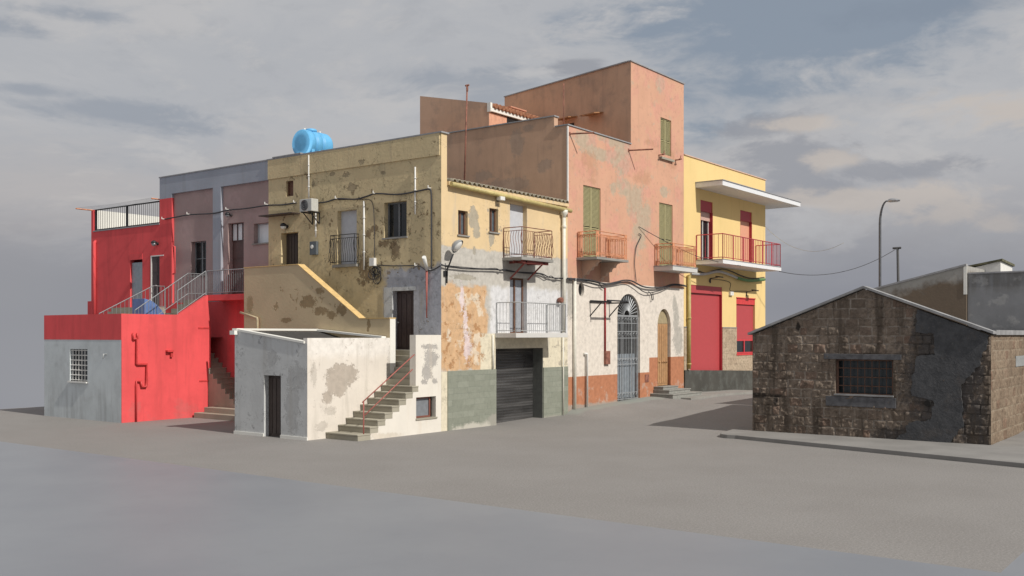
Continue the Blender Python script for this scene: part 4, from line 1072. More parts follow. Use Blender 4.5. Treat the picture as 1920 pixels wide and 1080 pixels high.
# ------------------------------------------------------------------ rooftop room behind the pink parapet
XR = 9.6
u918 = P(917,194,X=XR); u787 = P(787.5,180,X=XR)
rr = thing('rooftop_room', 'pink rooftop room with a sloping top edge and small tiled eaves behind the pink house', 'rooftop room', (XR, u787[1], 11.5))
mb = MB(); mb.quad([(XR,u918[1],11),(XR,u787[1],11),u787,(XR,u918[1],P(918,193,X=XR)[2])], (-1,0,0)); zt_ = P(918,193,X=XR)[2]
mb.quad([(XR,u787[1],11),(XR+5,u787[1],11),(XR+5,u787[1],u787[2]),u787], (0,1,0)); mb.quad([(XR+5,u787[1],11),(XR+5,u918[1],11),(XR+5,u918[1],zt_),(XR+5,u787[1],u787[2])], (1,0,0))
mb.quad([u787,(XR,u918[1],zt_),(XR+5,u918[1],zt_),(XR+5,u787[1],u787[2])], (0,0,1))
mb.build('wall', M['pink_A'], rr)
ys_ = u918[1]; mb = MB(); PRB = Pl('B', ys_); wt = PRB.at(928,213)[1]
zz0 = zt_ - .42; mb.quad([(XR,ys_,11),(XR+5,ys_,11),(XR+5,ys_,zz0),(XR,ys_,zz0)], (0,-1,0)); mb.build('front_wall', simple('salmon_wall', (.62,.33,.22), .85, bump=.2), rr)
mb = MB(); mb.box(XR,ys_-.12,zt_-.38,XR+5,ys_,zt_-.22); mb.box(XR-.02,ys_-.10,zt_-.40,XR+.12,ys_+.1,zt_+.02); mb.build('eaves', M['white_wash'], rr)
mb = MB()
for k in range(17):
    x = XR+.3+.28*k; mb.tube([(x,ys_-.22,zt_-.12),(x,ys_+1.2,zt_+.12)], .12, 8)
mb.build('roof_tiles', simple('terracotta', (.30,.135,.075), .85, vary=.3, bump=.3), rr)
mb = MB(); x = P(962,204,Y=ys_+.6)[0]; mb.box(x-.55,ys_+.3,zt_-.1,x+.55,ys_+1.0,zt_+.22); mb.box(x-.65,ys_+.25,zt_+.22,x+.65,ys_+1.05,zt_+.28); mb.build('chimney', simple('salmon_chimney', (.50,.25,.17), .85), rr)
mb = MB(); q = PRB.at(962,219); mb.box(q[0]-.5,ys_-.01,11.3,q[0]+.4,ys_-.004,q[1]); mb.build('window', M['glass'], rr)
# ------------------------------------------------------------------ yellow modern house
mo = thing('modern_house', 'bright yellow house with red shutters, white balcony slab and flat canopy', 'house', (23.3, 3, 0), 'houses of the terrace')
M['yellow'] = plaster('yellow_render', (.78,.58,.265), [((.60,.46,.18), ('streak',.62,.1,None,3), .3)], vary=.03, bump=.12, grime=.05)
YX0, YX1, YZ = 18.17, 28.42, 12.40
red = simple('red_shutter', (.44,.06,.066), .55, vary=.03); redf = simple('red_frame', (.40,.03,.045), .5, vary=.05); peach = simple('peach_shutter', (.70,.34,.22), .6, vary=.03); beige = simple('beige_shutter', (.55,.36,.30), .6, vary=.03)
PZ = 3.77
def plz(x): return 1.64 - (x-YX0)*.032
e1 = B0.rect(1313.5,377,1336.6,485); e2 = B0.rect(1388,396,1410,490); gg = B0.rect(1293,536,1354,694.7); gw_ = B0.rect(1380.6,560,1415.6,663)
BZ = 7.15; e1 = (e1[0], e1[1], BZ, e1[3]); e2 = (e2[0], e2[1], BZ, e2[3])
mb = MB(); B0.facade(mb, YX0+.003, YX1, 1.0, YZ, [(*e1,.3), (*e2,.3), (gg[0],gg[1],1.0,gg[3],.2), (*gw_,.2)])
mb.quad([(YX1,0,1),(YX1,9,1),(YX1,9,YZ),(YX1,0,YZ)], (1,0,0)); mb.quad([(YX0,9,1),(YX1,9,1),(YX1,9,YZ),(YX0,9,YZ)], (0,1,0)); mb.quad([(YX0,0,YZ-.02),(YX1,0,YZ-.02),(YX1,9,YZ-.02),(YX0,9,YZ-.02)], (0,0,1)); mb.quad([(YX0,.02,11),(YX0,9,11),(YX0,9,YZ),(YX0,.02,YZ)], (-1,0,0))
mb.build('wall', M['yellow'], mo)
mb = MB(); mb.box(YX0+.01,-.05,YZ+.002,YX1+.05,.25,YZ+.05); mb.build('coping', simple('peach_coping', (.62,.42,.32), .8), mo)
M['stone_tile'] = blockwork('stone_tile', (.42,.325,.235), (.50,.40,.29), (.25,.19,.14), .42, .30, 'B', bump=.35, dist=.012, msize=.012, warp=.0, lumps=.3, rough=.8)
mb = MB()
for a, b in ((YX0+.01, gg[0]-.0), (gg[1], gw_[0]), ): B0.box(mb, a, b, 1.0, PZ, -.03, 0)
B0.box(mb, gw_[0], YX1, 1.0, gw_[2]-.02, -.03, 0); B0.box(mb, gw_[1], YX1, gw_[2]-.02, PZ, -.03, 0); mb.build_each('plinth_cladding', M['stone_tile'], mo)
mb = MB(); B0.box(mb, YX0+.01, gg[0], PZ, PZ+.05, -.05, 0); B0.box(mb, gg[1], gw_[0], PZ, PZ+.05, -.05, 0); mb.build_each('plinth_trim', M['grey_metal'], mo)
M['dark_conc'] = plaster('dark_concrete', (.075,.073,.065), [((.12,.125,.115), ('peel',1.6,.55,.08,None,3), .6)], vary=.2, bump=.3, grime=.3)
mb = MB(); mb.hexa([(YX0+.01,-.07,-.2),(YX1,-.07,-.2),(YX1,0,-.2),(YX0+.01,0,-.2)], [(YX0+.01,-.07,1.64),(YX1,-.07,1.32),(YX1,0,1.32),(YX0+.01,0,1.64)]); mb.build('concrete_base', M['dark_conc'], mo)
# garage
mb = MB(); B0.box(mb, gg[0], gg[1], 1.3, gg[3]-.42, .14, .18); mb.build('garage_shutter', red, mo)
mb = MB(); B0.box(mb, gg[0], gg[1], gg[3]-.40, gg[3], .03, .2); mb.build('shutter_box', red, mo)
mb = MB(); B0.box(mb, gg[1]-.05, gg[1], 1.3, gg[3]-.4, .0, .14); B0.box(mb, gg[0], gg[0]+.03, 1.3, gg[3]-.4, .0, .14); mb.build('door_frame', redf, mo)
mb = MB(); B0.box(mb, gw_[0]+.02, gw_[1]-.02, gw_[2]+.72, gw_[3]-.35, .1, .14); mb.build('roller_shutter', red, mo)
mb = MB(); B0.box(mb, gw_[0], gw_[1], gw_[3]-.33, gw_[3], .02, .18); B0.box(mb, gw_[0]-.05, gw_[1]+.05, gw_[2]-.08, gw_[2], -.06, .2); B0.box(mb, gw_[0]-.02, gw_[1]+.02, gw_[3], gw_[3]+.05, -.04, .1); mb.build_each('shutter_box', simple('bright_red_box', (.62,.05,.05), .5), mo)
window(mo, B0, gw_[0], gw_[1], gw_[2], gw_[2]+.8, .12, simple('window_red', (.55,.05,.06), .5), M['glass'], 2, 1, .09)
for r, shut, frac in ((e1, beige, .28), (e2, peach, .86)):
    mb = MB(); B0.box(mb, r[0], r[1], r[3]-.55, r[3], .05, .3); B0.box(mb, r[1]-.04, r[1], r[2], r[3]-.55, .0, .28); B0.box(mb, r[0], r[0]+.03, r[2], r[3]-.55, .0, .28); mb.build('shutter_box', redf, mo)
    zt_ = r[3]-.55; hh = (zt_-r[2]); mb = MB(); B0.box(mb, r[0]+.03, r[1]-.04, zt_-hh*frac*(.6 if frac < .5 else 1), zt_, .16, .2); mb.build('roller_shutter', shut, mo)
    window(mo, B0, r[0]+.03, r[1]-.04, r[2], zt_, .26, M['white_pvc'] if frac < .5 else redf, M['glass'], 2, 1, .05)
mb = MB(); q = []
for (u0, u1, z0, z1) in (e1, e2, gg, gw_):
    pass
# balcony & canopy
b = balcony(mo, 19.49, 27.02, 1.5, 7.19, .2, mat=simple('white_slab', (.74,.74,.75), .7, vary=.04), over=.02)
mb = MB(); mb.box(19.46,-1.54,7.192,27.05,-.003,7.22); mb.build('balcony_floor', M['coping'], b)
mb = MB(); railing(mb, [(19.52,-.04),(19.52,-1.48)], 7.22, 1.27, .24, .012, rail=.035); railing(mb, [(19.52,-1.48),(26.98,-1.48)], 7.22, 1.27, .215, .012, rail=.035); railing(mb, [(26.98,-1.48),(26.98,-.04)], 7.22, 1.27, .2, .012, rail=.035)
for k in range(1, 6): x = 19.52+7.46*k/6; mb.bar((x,-1.48,7.22),(x,-1.48,8.49),.05)
mb.build('railing', M['red_metal'], b)
mb = MB(); mb.box(19.46,-1.5,10.92,30.0,-.003,11.16); mb.box(28.43,-.01,10.92,30.0,3,11.16); mb.build('canopy', simple('white_canopy', (.72,.73,.75), .7, vary=.04), mo)
mb = MB(); mb.box(19.42,-1.54,11.162,30.04,-.003,11.2); mb.build('canopy_coping', M['coping'], mo)
# drainpipe
mb = MB(); x = B0.at(1288,600)[0]; mb.tube([(x,-.12,6.4),(x,-.12,1.7)], .10, 8)
for z in (4.2, 1.9): mb.lathe((x,-.12,z),[(.12,0),(.12,.08)],10)
mb.build('drainpipe', simple('yellow_pipe', (.42,.33,.12), .5), mo)

# ------------------------------------------------------------------ stone hut
HX, HY0, HY1 = 5.48, -9.14, -16.64
hut = thing('stone_hut', 'low gabled hut of rough brown stone blocks with a black tar patch', 'hut', (HX, -12.9, 0))
PH = Pl('A', HX); PHB = Pl('B', HY1)
hw = PH.rect(1567,674,1674.5,741)
c1, c2, mo_ = (.27,.185,.125), (.37,.265,.19), (.34,.29,.24)
def block_mat(name, c1, c2, mortar, ax, extra=()):
    g = G(name)
    at = lambda n: g.new('ShaderNodeAttribute', attribute_name=n).outputs['Fac']
    b = at('blk'); mo = at('mor')
    n = g.noise(6, 9, .72); n3 = g.noise(26, 6, .72); nb = g.noise(.7, 5, .6, g.vec(off=(2,2,2)))
    c = g.mix(b, c1, c2)
    c = g.mix(g.ramp(g.m('FRACT', g.m('MULTIPLY', b, 7.3)), .72, .95, 0, .5), c, (.19,.105,.075))
    c = g.mix(g.ramp(n, .42, .68, 0, .7), c, hsv(c1, .4))
    c = g.mix(g.ramp(n3, .55, .7, 0, .55), c, hsv(c2, 1.55))
    c = g.mix(g.ramp(nb, .45, .7, 0, .5), c, hsv(c1, .5))
    c = g.mix(g.m('MULTIPLY', mo, g.ramp(g.noise(2.3, 5), .38, .6)), c, mortar)
    for L in extra: c = g.mix(mask(g, L[1]), c, L[0])
    g.color(c); g.rough(.95); g.b.inputs['Specular IOR Level'].default_value = .15
    g.bump(g.m('ADD', g.m('MULTIPLY', n, .8), g.m('MULTIPLY', n3, .5)), .9, .035)
    return g.mat
def masonry(pl, u0, u1, z0, ztop, hole, step, bw, bh, seed, depth=.045):
    """wall surface of individually set rough blocks: a fine grid displaced block by block"""
    rd = random.Random(seed); rows = [z0]; 
    while rows[-1] < 5.2: rows.append(rows[-1] + bh*rd.uniform(.88, 1.1))
    cols = []
    for r in rows:
        c = [u0 - rd.uniform(0, bw)]
        while c[-1] < u1: c.append(c[-1] + bw*rd.choice((.62,.8,.9,1.0,1.1,1.2,1.45))*rd.uniform(.93,1.07))
        cols.append((c, [rd.random() for _ in c], [rd.uniform(-1,1) for _ in c]))
    nu = round((u1-u0)/step); U = [u0+(u1-u0)*i/nu for i in range(nu+1)]
    if hole: U = sorted(set(U+[hole[0], hole[1]]))
    zm = max(ztop(u) for u in U); nz = round((zm-z0)/step); Z = [z0+(zm-z0)*i/nz for i in range(nz+1)]
    if hole: Z = sorted(set(Z+[hole[2], hole[3]]))
    import bisect
    V = []; BL = []; MO = []; idx = {}
    for i, u in enumerate(U):
        zt_ = ztop(u)
        for j, z in enumerate(Z):
            if j and Z[j-1] >= zt_: break
            z = min(z, zt_)
            wu = u + .014*mnoise.noise(Vector((u*4, z*4, seed))) + .006*mnoise.noise(Vector((u*19, z*19, seed)))
            wz = z + .016*mnoise.noise(Vector((u*3.1, z*3.1, seed+5))) + .006*mnoise.noise(Vector((u*17, z*17, seed+7)))
            k = max(0, min(len(rows)-2, bisect.bisect(rows, wz)-1)); c, rv, ro = cols[k]
            q = max(0, min(len(c)-2, bisect.bisect(c, wu)-1))
            e = min(wz-rows[k], rows[k+1]-wz, wu-c[q], c[q+1]-wu)
            t = max(0, min(1, (e-.004)/.022)); t = t*t*(3-2*t)
            rough_ = mnoise.fractal(Vector((u*7+rv[q]*9, z*7, seed+rv[q]*20)), 1, 2, 5)
            d = depth*(t*(.7+.4*ro[q]) + .8*t*rough_)
            edge = (u < u0+step*.5 or u > u1-step*.5)
            if hole and hole[0]-1e-6 <= u <= hole[1]+1e-6 and hole[2]-1e-6 <= z <= hole[3]+1e-6: d = 0
            idx[i, j] = len(V); V.append(pl.p(u, z, -d if not edge else -depth*.3)); BL.append(rv[q]); MO.append(1-t)
    FQ = []
    for i in range(len(U)-1):
        for j in range(len(Z)-1):
            ks = [idx.get(p) for p in ((i,j),(i+1,j),(i+1,j+1),(i,j+1))]
            if hole and hole[0]-1e-6 <= U[i] and U[i+1] <= hole[1]+1e-6 and hole[2]-1e-6 <= Z[j] and Z[j+1] <= hole[3]+1e-6: continue
            ks = [k for k in ks if k is not None]
            if len(ks) >= 3: FQ.append(tuple(ks[::-1] if pl.ax == 'A' else ks))
    mb = MB(); mb.add(V, FQ, True)
    if hole:
        t = MB(); pl.facade(t, hole[0]-.001, hole[1]+.001, hole[2]-.001, hole[3]+.001, [(*hole, .28)]); mb.add(t.v, t.f)
    return mb, BL, MO
def put_attr(o, BL, MO):
    me = o.data; n = len(me.vertices)
    for nm, vals in (('blk', BL), ('mor', MO)):
        a = me.attributes.new(nm, 'FLOAT', 'POINT'); a.data.foreach_set('value', vals + [0.0]*(n-len(vals)))
dark_ = ('blobs','A',pblobs(PH,(1420,741,50,5),(1455,750,4,10),(1474,790,3,10),(1497,612,4,8),(1658,806,6,4),(1692,811,8,2),(1486,575,3,5)), .5,.25,5.0)
M['block'] = block_mat('tuff_blocks', (.215,.17,.135), (.29,.235,.19), (.42,.37,.32), 'A', extra=[((.05,.042,.036), dark_), ((.095,.085,.08), ('blobs','A',pblobs(PH,(1770,700,75,120),(1750,600,40,30),(1700,820,60,20),(1835,800,30,60)), .9,.22,2.2)), ((.11,.088,.07), ('streak',.57,.1,None,7))])
M['block_lit'] = block_mat('tuff_blocks_side', (.22,.165,.12), (.29,.225,.165), (.30,.25,.19), 'B')
M['block_side'] = blockwork('tuff_side', (.36,.255,.165), (.43,.315,.21), (.38,.31,.22), .42, .315, 'B', (0,.02), bump=.8, dist=.03, msize=.014, warp=.03,
    layers=[((.17,.12,.085), ('streak',.55,.1,('box','B',None,None,2.7,None,.3,.3),3))])
zE, zR, yR = 3.40, 4.86, -12.93
gl = lambda u: zE + (zR-zE)*max(0, 1-abs(u-yR)/(3.79 if u > yR else 3.71))
mb, BL, MO = masonry(PH, HY1, HY0, 0.1, gl, hw, .023, .42, .30, 11, .055); put_attr(mb.build('gable_wall', M['block'], hut), BL, MO)
HXB = 14.2; HYB = -8.3
mb, BL, MO = masonry(PHB, HX, HX+8.72, 0.1, lambda u: zE, None, .034, .42, .315, 23, .022); put_attr(mb.build('side_wall', M['block_lit'], hut), BL, MO)
mb = MB(); mb.quad([(HX,HY0,0),(HXB,HYB,0),(HXB,HYB,zE),(HX,HY0,zE)], (0,1,0)); mb.quad([(HXB,HY1,0),(HXB,HYB,0),(HXB,HYB,zE),(HXB,HY1,zE)], (1,0,0)); mb.build('rear_wall', M['block_side'], hut)
M['roof_sheet'] = simple('fibre_cement', (.27,.27,.275), .8, vary=.2, bump=.2, scale=2)
mb = MB(); t = .075
def rs(p, q, r, s):
    u = Vector((0,0,t)); pp = [Vector(v) for v in (p, q, r, s)]; mb.hexa(pp, [v+u for v in pp])
xo = HX-.16
xg = HX+.3
rs((xo,yR,zR+.03),(xo,HY0+.12,zE+.0),(xg,HY0+.12,zE+.0),(xg,yR,zR+.03)); rs((xo,yR,zR+.03),(xo,HY1-.1,zE+.03),(xg,HY1-.1,zE+.03),(xg,yR,zR+.03))
mb.build('gable_coping', M['roof_sheet'], hut)
mb = MB(); mb.hexa([(xg+.002,HY1-.1,zE+.002),(HXB,HY1-.1,zE+.002),(HXB,HYB+.1,zE+.002),(xg+.002,HY0+.12,zE+.002)], [(xg+.002,HY1-.1,zE+.15),(HXB,HY1-.1,zE+.15),(HXB,HYB+.1,zE+.15),(xg+.002,HY0+.12,zE+.15)])
mb.build('roof', M['roof_sheet'], hut)
mb = MB(); mb.quad([(xg-.02,HY1,zE),(xg-.02,HY0,zE),(xg-.02,yR,zR)], (1,0,0)); mb.build('gable_back', M['block_side'], hut)
# tar patch as a thin ragged render layer
tarp = [(1720,577),(1719,590),(1719,623),(1751,625),(1753,664),(1720,668),(1712,705),(1709,741),(1751,751),(1747,788),(1702,790),(1701,810),(1685,815),(1684,833),(1700,834),(1774,839),(1787,822),(1808,800),(1806,755),(1803,722),(1822,702),(1838,680),(1850,650),(1856,626),(1800,600)]
pts = [PH.at(x, y) for x, y in tarp]
ys2 = []
for i in range(len(pts)):
    a = pts[i]; b = pts[(i+1) % len(pts)]; L = math.hypot(a[0]-b[0], a[1]-b[1]); n = max(1, int(L/.06))
    for k in range(n):
        t_ = k/n; x = a[0]+(b[0]-a[0])*t_; z = a[1]+(b[1]-a[1])*t_
        j = mnoise.noise(Vector((x*5, z*5, 0)))*.06 + mnoise.noise(Vector((x*17, z*17, 3)))*.03
        ys2.append((x+j, min(max(z+j*.8, .001), zE + (zR-zE)*(1-abs(x-yR)/(zR*0+3.75)) - .03)))
g = G('black_tar'); n = g.noise(4, 7, .65); n2 = g.noise(14, 6, .6)
c = g.mix(g.ramp(n, .3, .7), (.045,.047,.052), (.078,.08,.086)); c = g.mix(g.ramp(n2, .56, .72, 0, .5), c, (.14,.135,.13)); c = g.mix(g.ramp(g.noise(1.6, 8, .7), .54, .68, 0, .4), c, (.095,.08,.07)); g.color(c); g.rough(.8); g.bump(g.m('ADD', n2, n), .8, .03); M['tar'] = g.mat
mb = MB(); nn = len(ys2); mb.add([(HX-.085,y,z) for y,z in ys2]+[(HX-.001,y,z) for y,z in ys2], [tuple(range(nn))]+[(i,i+nn,(i+1)%nn+nn,(i+1)%nn) for i in range(nn)]); mb.build('tar_patch', M['tar'], hut)
M['lintel'] = simple('lintel_cement', (.10,.10,.108), .85, vary=.3, bump=.6, scale=5)
mb = MB()
for r in ((1546,664,1691,674),(1549.6,744,1681,763)):
    q = PH.rect(*r); PH.box(mb, q[0], q[1], q[2], q[3], -.08, .01)
mb.build_each('lintel', M['lintel'], hut, bevel=.01)
mb = MB(); q = PHB.rect(1903,664,1990,682); PHB.box(mb, *q, -.03, .01); mb.build('lintel', simple('pale_lintel', (.26,.27,.27), .85), hut)
mb = MB(); PH.quad(mb, hw[0], hw[1], hw[2], hw[3], .27); mb.build('pane', simple('hut_glass', (.03,.04,.045), .25), hut)
mb = MB(); fw_ = .07
PH.box(mb, hw[0], hw[1], hw[3]-.05, hw[3], .06, .12); PH.box(mb, hw[0], hw[1], hw[2], hw[2]+.05, .04, .12); PH.box(mb, hw[1]-.07, hw[1], hw[2]+.05, hw[3]-.05, .06, .12); PH.box(mb, hw[0], hw[0]+.05, hw[2]+.05, hw[3]-.05, .06, .12)
for k in range(1, 8): u = hw[0]+(hw[1]-hw[0])*k/8; mb.bar(PH.p(u,hw[2]+.04,.09), PH.p(u,hw[3]-.04,.09), .02)
for k in range(1, 4): z = hw[2]+(hw[3]-hw[2])*k/4; mb.bar(PH.p(hw[0],z,.085), PH.p(hw[1],z,.085), .024)
mb.build('window_grille', simple('rusty_grille', (.12,.065,.045), .8, vary=.3), hut)
mb = MB(); PH.box(mb, hw[0]-.03, hw[1]+.03, hw[2]-.03, hw[2]+.02, -.10, .06); mb.build('sill', M['roof_sheet'], hut)
q = PH.at(1741,756); mb = MB(); mb.lathe((HX-.11, q[0], q[1]), [(.09,0),(.10,.005),(.10,.03)], 14, 'X'); mb.build('vent_hole', M['dark'], hut)

# ------------------------------------------------------------------ grey building behind the hut
GX = 14.3
gb_ = thing('grey_building', 'dark grey cement building with a sloping stained wall behind the stone hut', 'building', (GX, -14, 0))
PG = Pl('A', GX)
g = G('stained_gable'); X = g.xyz()
a = PG.at(1648,541); b = PG.at(1812,498); sl = (b[1]-a[1])/(b[0]-a[0])
line = g.m('ADD', g.m('MULTIPLY', X[1], sl), a[1]-sl*a[0]); dd = g.m('SUBTRACT', line, X[2]); dd = g.m('SUBTRACT', dd, g.m('MULTIPLY', g.m('SUBTRACT', g.noise(1.3, 7, .65), .5), 1.3))
c = g.mix(g.ramp(dd, .18, .62), (.36,.35,.325), (.155,.118,.085)); c = g.mix(g.ramp(g.noise(3, 6), .4, .8, 0, .3), c, (.1,.08,.06)); g.color(c); g.rough(.9); g.bump(g.noise(10, 6), .3, .02)
mb = MB(); yA = PG.at(1560,560)[0]; zA = a[1]+sl*(yA-a[0]); yB, zB = b
mb.quad([(GX,yB,0),(GX,yA,0),(GX,yA,zA),(GX,yB,zB)], (-1,0,0)); mb.quad([(GX,yB,0),(GX+6,yB,0),(GX+6,yB,zB),(GX,yB,zB)], (0,-1,0)); mb.quad([(GX,yA,0),(GX+6,yA,0),(GX+6,yA,zA),(GX,yA,zA)], (0,1,0)); mb.quad([(GX,yB,zB),(GX,yA,zA),(GX+6,yA,zA),(GX+6,yB,zB)], (0,0,1)); mb.quad([(GX+6,yB,0),(GX+6,yA,0),(GX+6,yA,zA),(GX+6,yB,zB)], (1,0,0))
mb.build('gable_wall', g.mat, gb_)
mb = MB(); mb.hexa([(GX-.06,yB,zB),(GX-.06,yA,zA),(GX+.25,yA,zA),(GX+.25,yB,zB)],[(GX-.06,yB,zB+.07),(GX-.06,yA,zA+.07),(GX+.25,yA,zA+.07),(GX+.25,yB,zB+.07)]); mb.build('coping', M['coping'], gb_)
q = PG.rect(1808,500,1813,552); mb = MB(); mb.box(GX-.02, yB-.02, q[2], GX+.02, yB+.1, zB-.02); mb.build('corner_patch', M['white_wash'], gb_)
M['cem2'] = plaster('grey_cement', (.24,.245,.255), [((.155,.15,.14), ('streak',.48,.1,('box','A',None,None,5.1,None,.3,.4),3), .7), ((.36,.36,.355), ('peel',1.6,.60,.05,None,6), .6, -.2)], vary=.15, bump=.45, grime=.2)
zG = 5.74; GX2 = GX+.12
mb = MB(); mb.box(GX2, yB-14, 0, GX2+6, yB-.02, zG); mb.build('wall', M['cem2'], gb_)
mb = MB(); mb.box(GX2-.05, yB-14, zG+.002, GX2+.25, yB-.03, zG+.06); mb.build('coping', M['coping'], gb_)
SX = 17.5
p0 = P(1815,505,X=SX); p1 = P(1876,487,X=SX); 
sh = thing('rooftop_hut', 'small white stair hut with mossy ridge on the roof of the grey building', 'rooftop hut', (SX, p1[1], zG))
mb = MB(); zT = P(1876,488,X=SX)[2]; zL = P(1815,503,X=SX)[2]; x2 = P(1898,490,Y=p1[1])[0]
mb.hexa([(SX,p1[1],zG-.3),(SX,p0[1],zG-.3),(SX,p0[1],zL-.03),(SX,p1[1],zT-.03)], [(x2,p1[1],zG-.3),(x2,p0[1],zG-.3),(x2,p0[1],zL-.03),(x2,p1[1],zT-.03)]); mb.build('wall', simple('bright_whitewash', (.72,.71,.68), .85, vary=.05), sh)
mb = MB(); mb.hexa([(SX-.08,p1[1]-.08,zT-.028),(SX-.08,p0[1]+.3,zL-.03),(x2+.1,p0[1]+.3,zL-.03),(x2+.1,p1[1]-.08,zT-.12)], [(SX-.08,p1[1]-.08,zT+.06),(SX-.08,p0[1]+.3,zL+.05),(x2+.1,p0[1]+.3,zL+.05),(x2+.1,p1[1]-.08,zT-.03)]); mb.build('roof', simple('mossy_roof', (.11,.105,.065), .95, vary=.4, bump=.5), sh)

# ------------------------------------------------------------------ street lamp, pole, wires
LX = 30.5
q = P(1650,541,X=LX); hd = P(1672,376,X=LX)
sl_ = thing('street_lamp', 'tall grey street lamp with curved arm rising behind the grey building', 'street lamp', (LX, q[1], 0))
mb = MB(); top = P(1650,420,X=LX)[2]; e = Vector((LX, hd[1]+.1, hd[2])); base = Vector((LX, q[1], 0))
crv = [Vector((LX, q[1], top))] + [Vector((LX, q[1]+(hd[1]+.25-q[1])*(1-math.cos(t*math.pi/2*1)), top+(hd[2]-top)*math.sin(t*math.pi/2))) for t in (.15,.3,.45,.6,.75,.9,1)]
mb.tube([base, Vector((LX,q[1],top*.5)), *crv], .085, 10, r2=.04); mb.lathe((LX,q[1],0),[(.14,0),(.14,1.0),(.09,1.05)],12); mb.build('pole', simple('galvanised', (.16,.165,.175), .4, .6), sl_)
mb = MB(); hp = P(1664,377,X=LX); v = []; 
for i, (t, w, h0, h1) in enumerate(((0,.05,-.05,.05),(.1,.12,-.06,.1),(.3,.15,-.07,.13),(.55,.13,-.06,.08),(.68,.06,-.05,.02))):
    y = hp[1]-t; v += [(LX-w,y,hp[2]+h0),(LX+w,y,hp[2]+h0),(LX+w*.7,y,hp[2]+h1),(LX-w*.7,y,hp[2]+h1)]
f = [(0,1,2,3),(19,18,17,16)]
for i in range(4):
    for k in range(4): f.append((4*i+k, 4*i+(k+1)%4, 4*i+4+(k+1)%4, 4*i+4+k))
mb.add(v, f, True); mb.build('lamp_head', simple('lamp_shell', (.45,.46,.48), .35, .4), sl_)
mb = MB(); mb.box(LX-.1,hp[1]-.55,hp[2]-.085,LX+.1,hp[1]-.12,hp[2]-.065); mb.build('lamp_glass', M['lamp_glass'], sl_)
UX = 34.0; q = P(1688,530,X=UX); tp = P(1683,465,X=UX)
mb = MB(); mb.tube([(UX,q[1],0),tuple(tp)], .11, 8, r2=.07); up_ = thing('utility_pole', 'thin leaning utility pole with small crossbar right of the street lamp', 'utility pole', (UX, q[1], 0)); mb.build('pole', simple('dark_pole', (.06,.06,.062), .7), up_)
mb = MB(); mb.bar((UX,tp[1]+.28,tp[2]),(UX,tp[1]-.2,tp[2]),.09); mb.build('crossbar', simple('dark_bar', (.06,.06,.062), .7), up_)
def cat(a, b, sag, n=16): 
    a, b = Vector(a), Vector(b); return [a+(b-a)*(k/n)-Vector((0,0,sag*4*(k/n)*(1-k/n))) for k in range(n+1)]
tube_obj('power_cable', cat((27.0,-1.4,6.98), tp, .75), .018, M['cable'], None, 'black cable sagging from the yellow house balcony to the utility pole', 'cable')
a = P(1434,424,Y=-.05); b = P(1582,455,X=27)
tube_obj('power_cable', cat(a, b, .9), .008, simple('old_wire', (.42,.38,.25), .7), None, 'thin pale wire hanging free in the sky right of the yellow house', 'cable')

# ------------------------------------------------------------------ cables on the fronts
def cab(name, pl, pts, r, lab, w=-.07, group='cables running along the fronts', brackets=(), par_at=None):
    o = thing(name, lab, 'cable', pl.pt(*pts[0], w), group)
    mb = MB(); q = wirepath(pl, pts, w); mb.tube(q, r, 6); mb.build('wire', M['cable'], o)
    for x, y in brackets:
        mb = MB(); a = Vector(pl.pt(x, y, 0)); n = Vector(pl.n()); u = Vector(pl.un()); mb.bar(a, a+n*.16, .03); mb.bar(a+n*.15, a+n*.15-u*.0+Vector((0,0,.09)), .03); mb.build('bracket', M['white_pvc'], o)
    return o
cab('wall_cable', A0, [(309,411),(330,407),(356,402.5),(400,400),(428,394),(460,391),(502,385),(530,384),(555,380)], .03, 'black cable on white hooks across the mauve house', -.05, brackets=[(309,411),(356,402),(429,393),(502,383.5),(556,380)])
cab('wall_cable', A0, [(590,381),(612,378.5),(634,372.5),(666,373.5),(688,368),(705,363),(746,364.5),(780,359),(797,355.5),(805,355),(808.5,362),(809,400),(809,450),(809,504)], .03, 'black cable right of the air conditioner, turning down beside the house corner', -.06, brackets=[(634,372.5),(705,363),(808,353)])
cab('wall_cable', A0, [(634,374.5),(670,374),(690,374),(698,380),(701,400),(702,440),(702,490)], .014, 'thin conduit dropping from the main cable to the white junction box', -.04)
cab('wall_cable', A0, [(707,497),(740,498.5),(783,498.5),(800,507),(812,506),(826,498)], .022, 'low black cable left of the house corner between the junction box and corner', -.06, brackets=[(783,498),(806,506)])
cab('wall_cable', B0, [(828,496),(838,500),(852,501.5),(875,504),(915,505),(940,506.5),(968,510),(1012,512.5),(1030,520),(1050,522),(1072,524.5)], .026, 'thick dark cable across the cream wall below the upper balcony', -.1)
cab('wall_cable', B0, [(828,498),(840,498),(852,499.5),(900,503.5),(930,503.5),(938,508),(945,505),(980,512),(1012,514),(1024,520.5),(1033,517.5),(1042,523),(1052,521),(1072,526)], .018, 'thinner looped cable beneath the thick one on the cream wall', -.13)
cab('wall_cable', B0, [(1064,522),(1090,523.5),(1110,526),(1135,532),(1155,529),(1170,525.5),(1185,527),(1205,537),(1225,540),(1245,538),(1262,533),(1280,534.5),(1287,537)], .035, 'thick sagging cable over the arched gate of the pink house', -.12)
cab('wall_cable', B0, [(1068,524),(1095,527),(1120,534),(1150,532),(1176,528),(1192,536),(1205,546),(1218,549),(1240,544),(1262,535),(1285,537)], .022, 'lower looping cable over the arched gate of the pink house', -.15)
cab('wall_cable', B0, [(1072,523),(1110,528),(1124,532),(1128,538),(1133,541)], .02, 'short cable stub reaching the red pipe on the white ground floor', -.09)
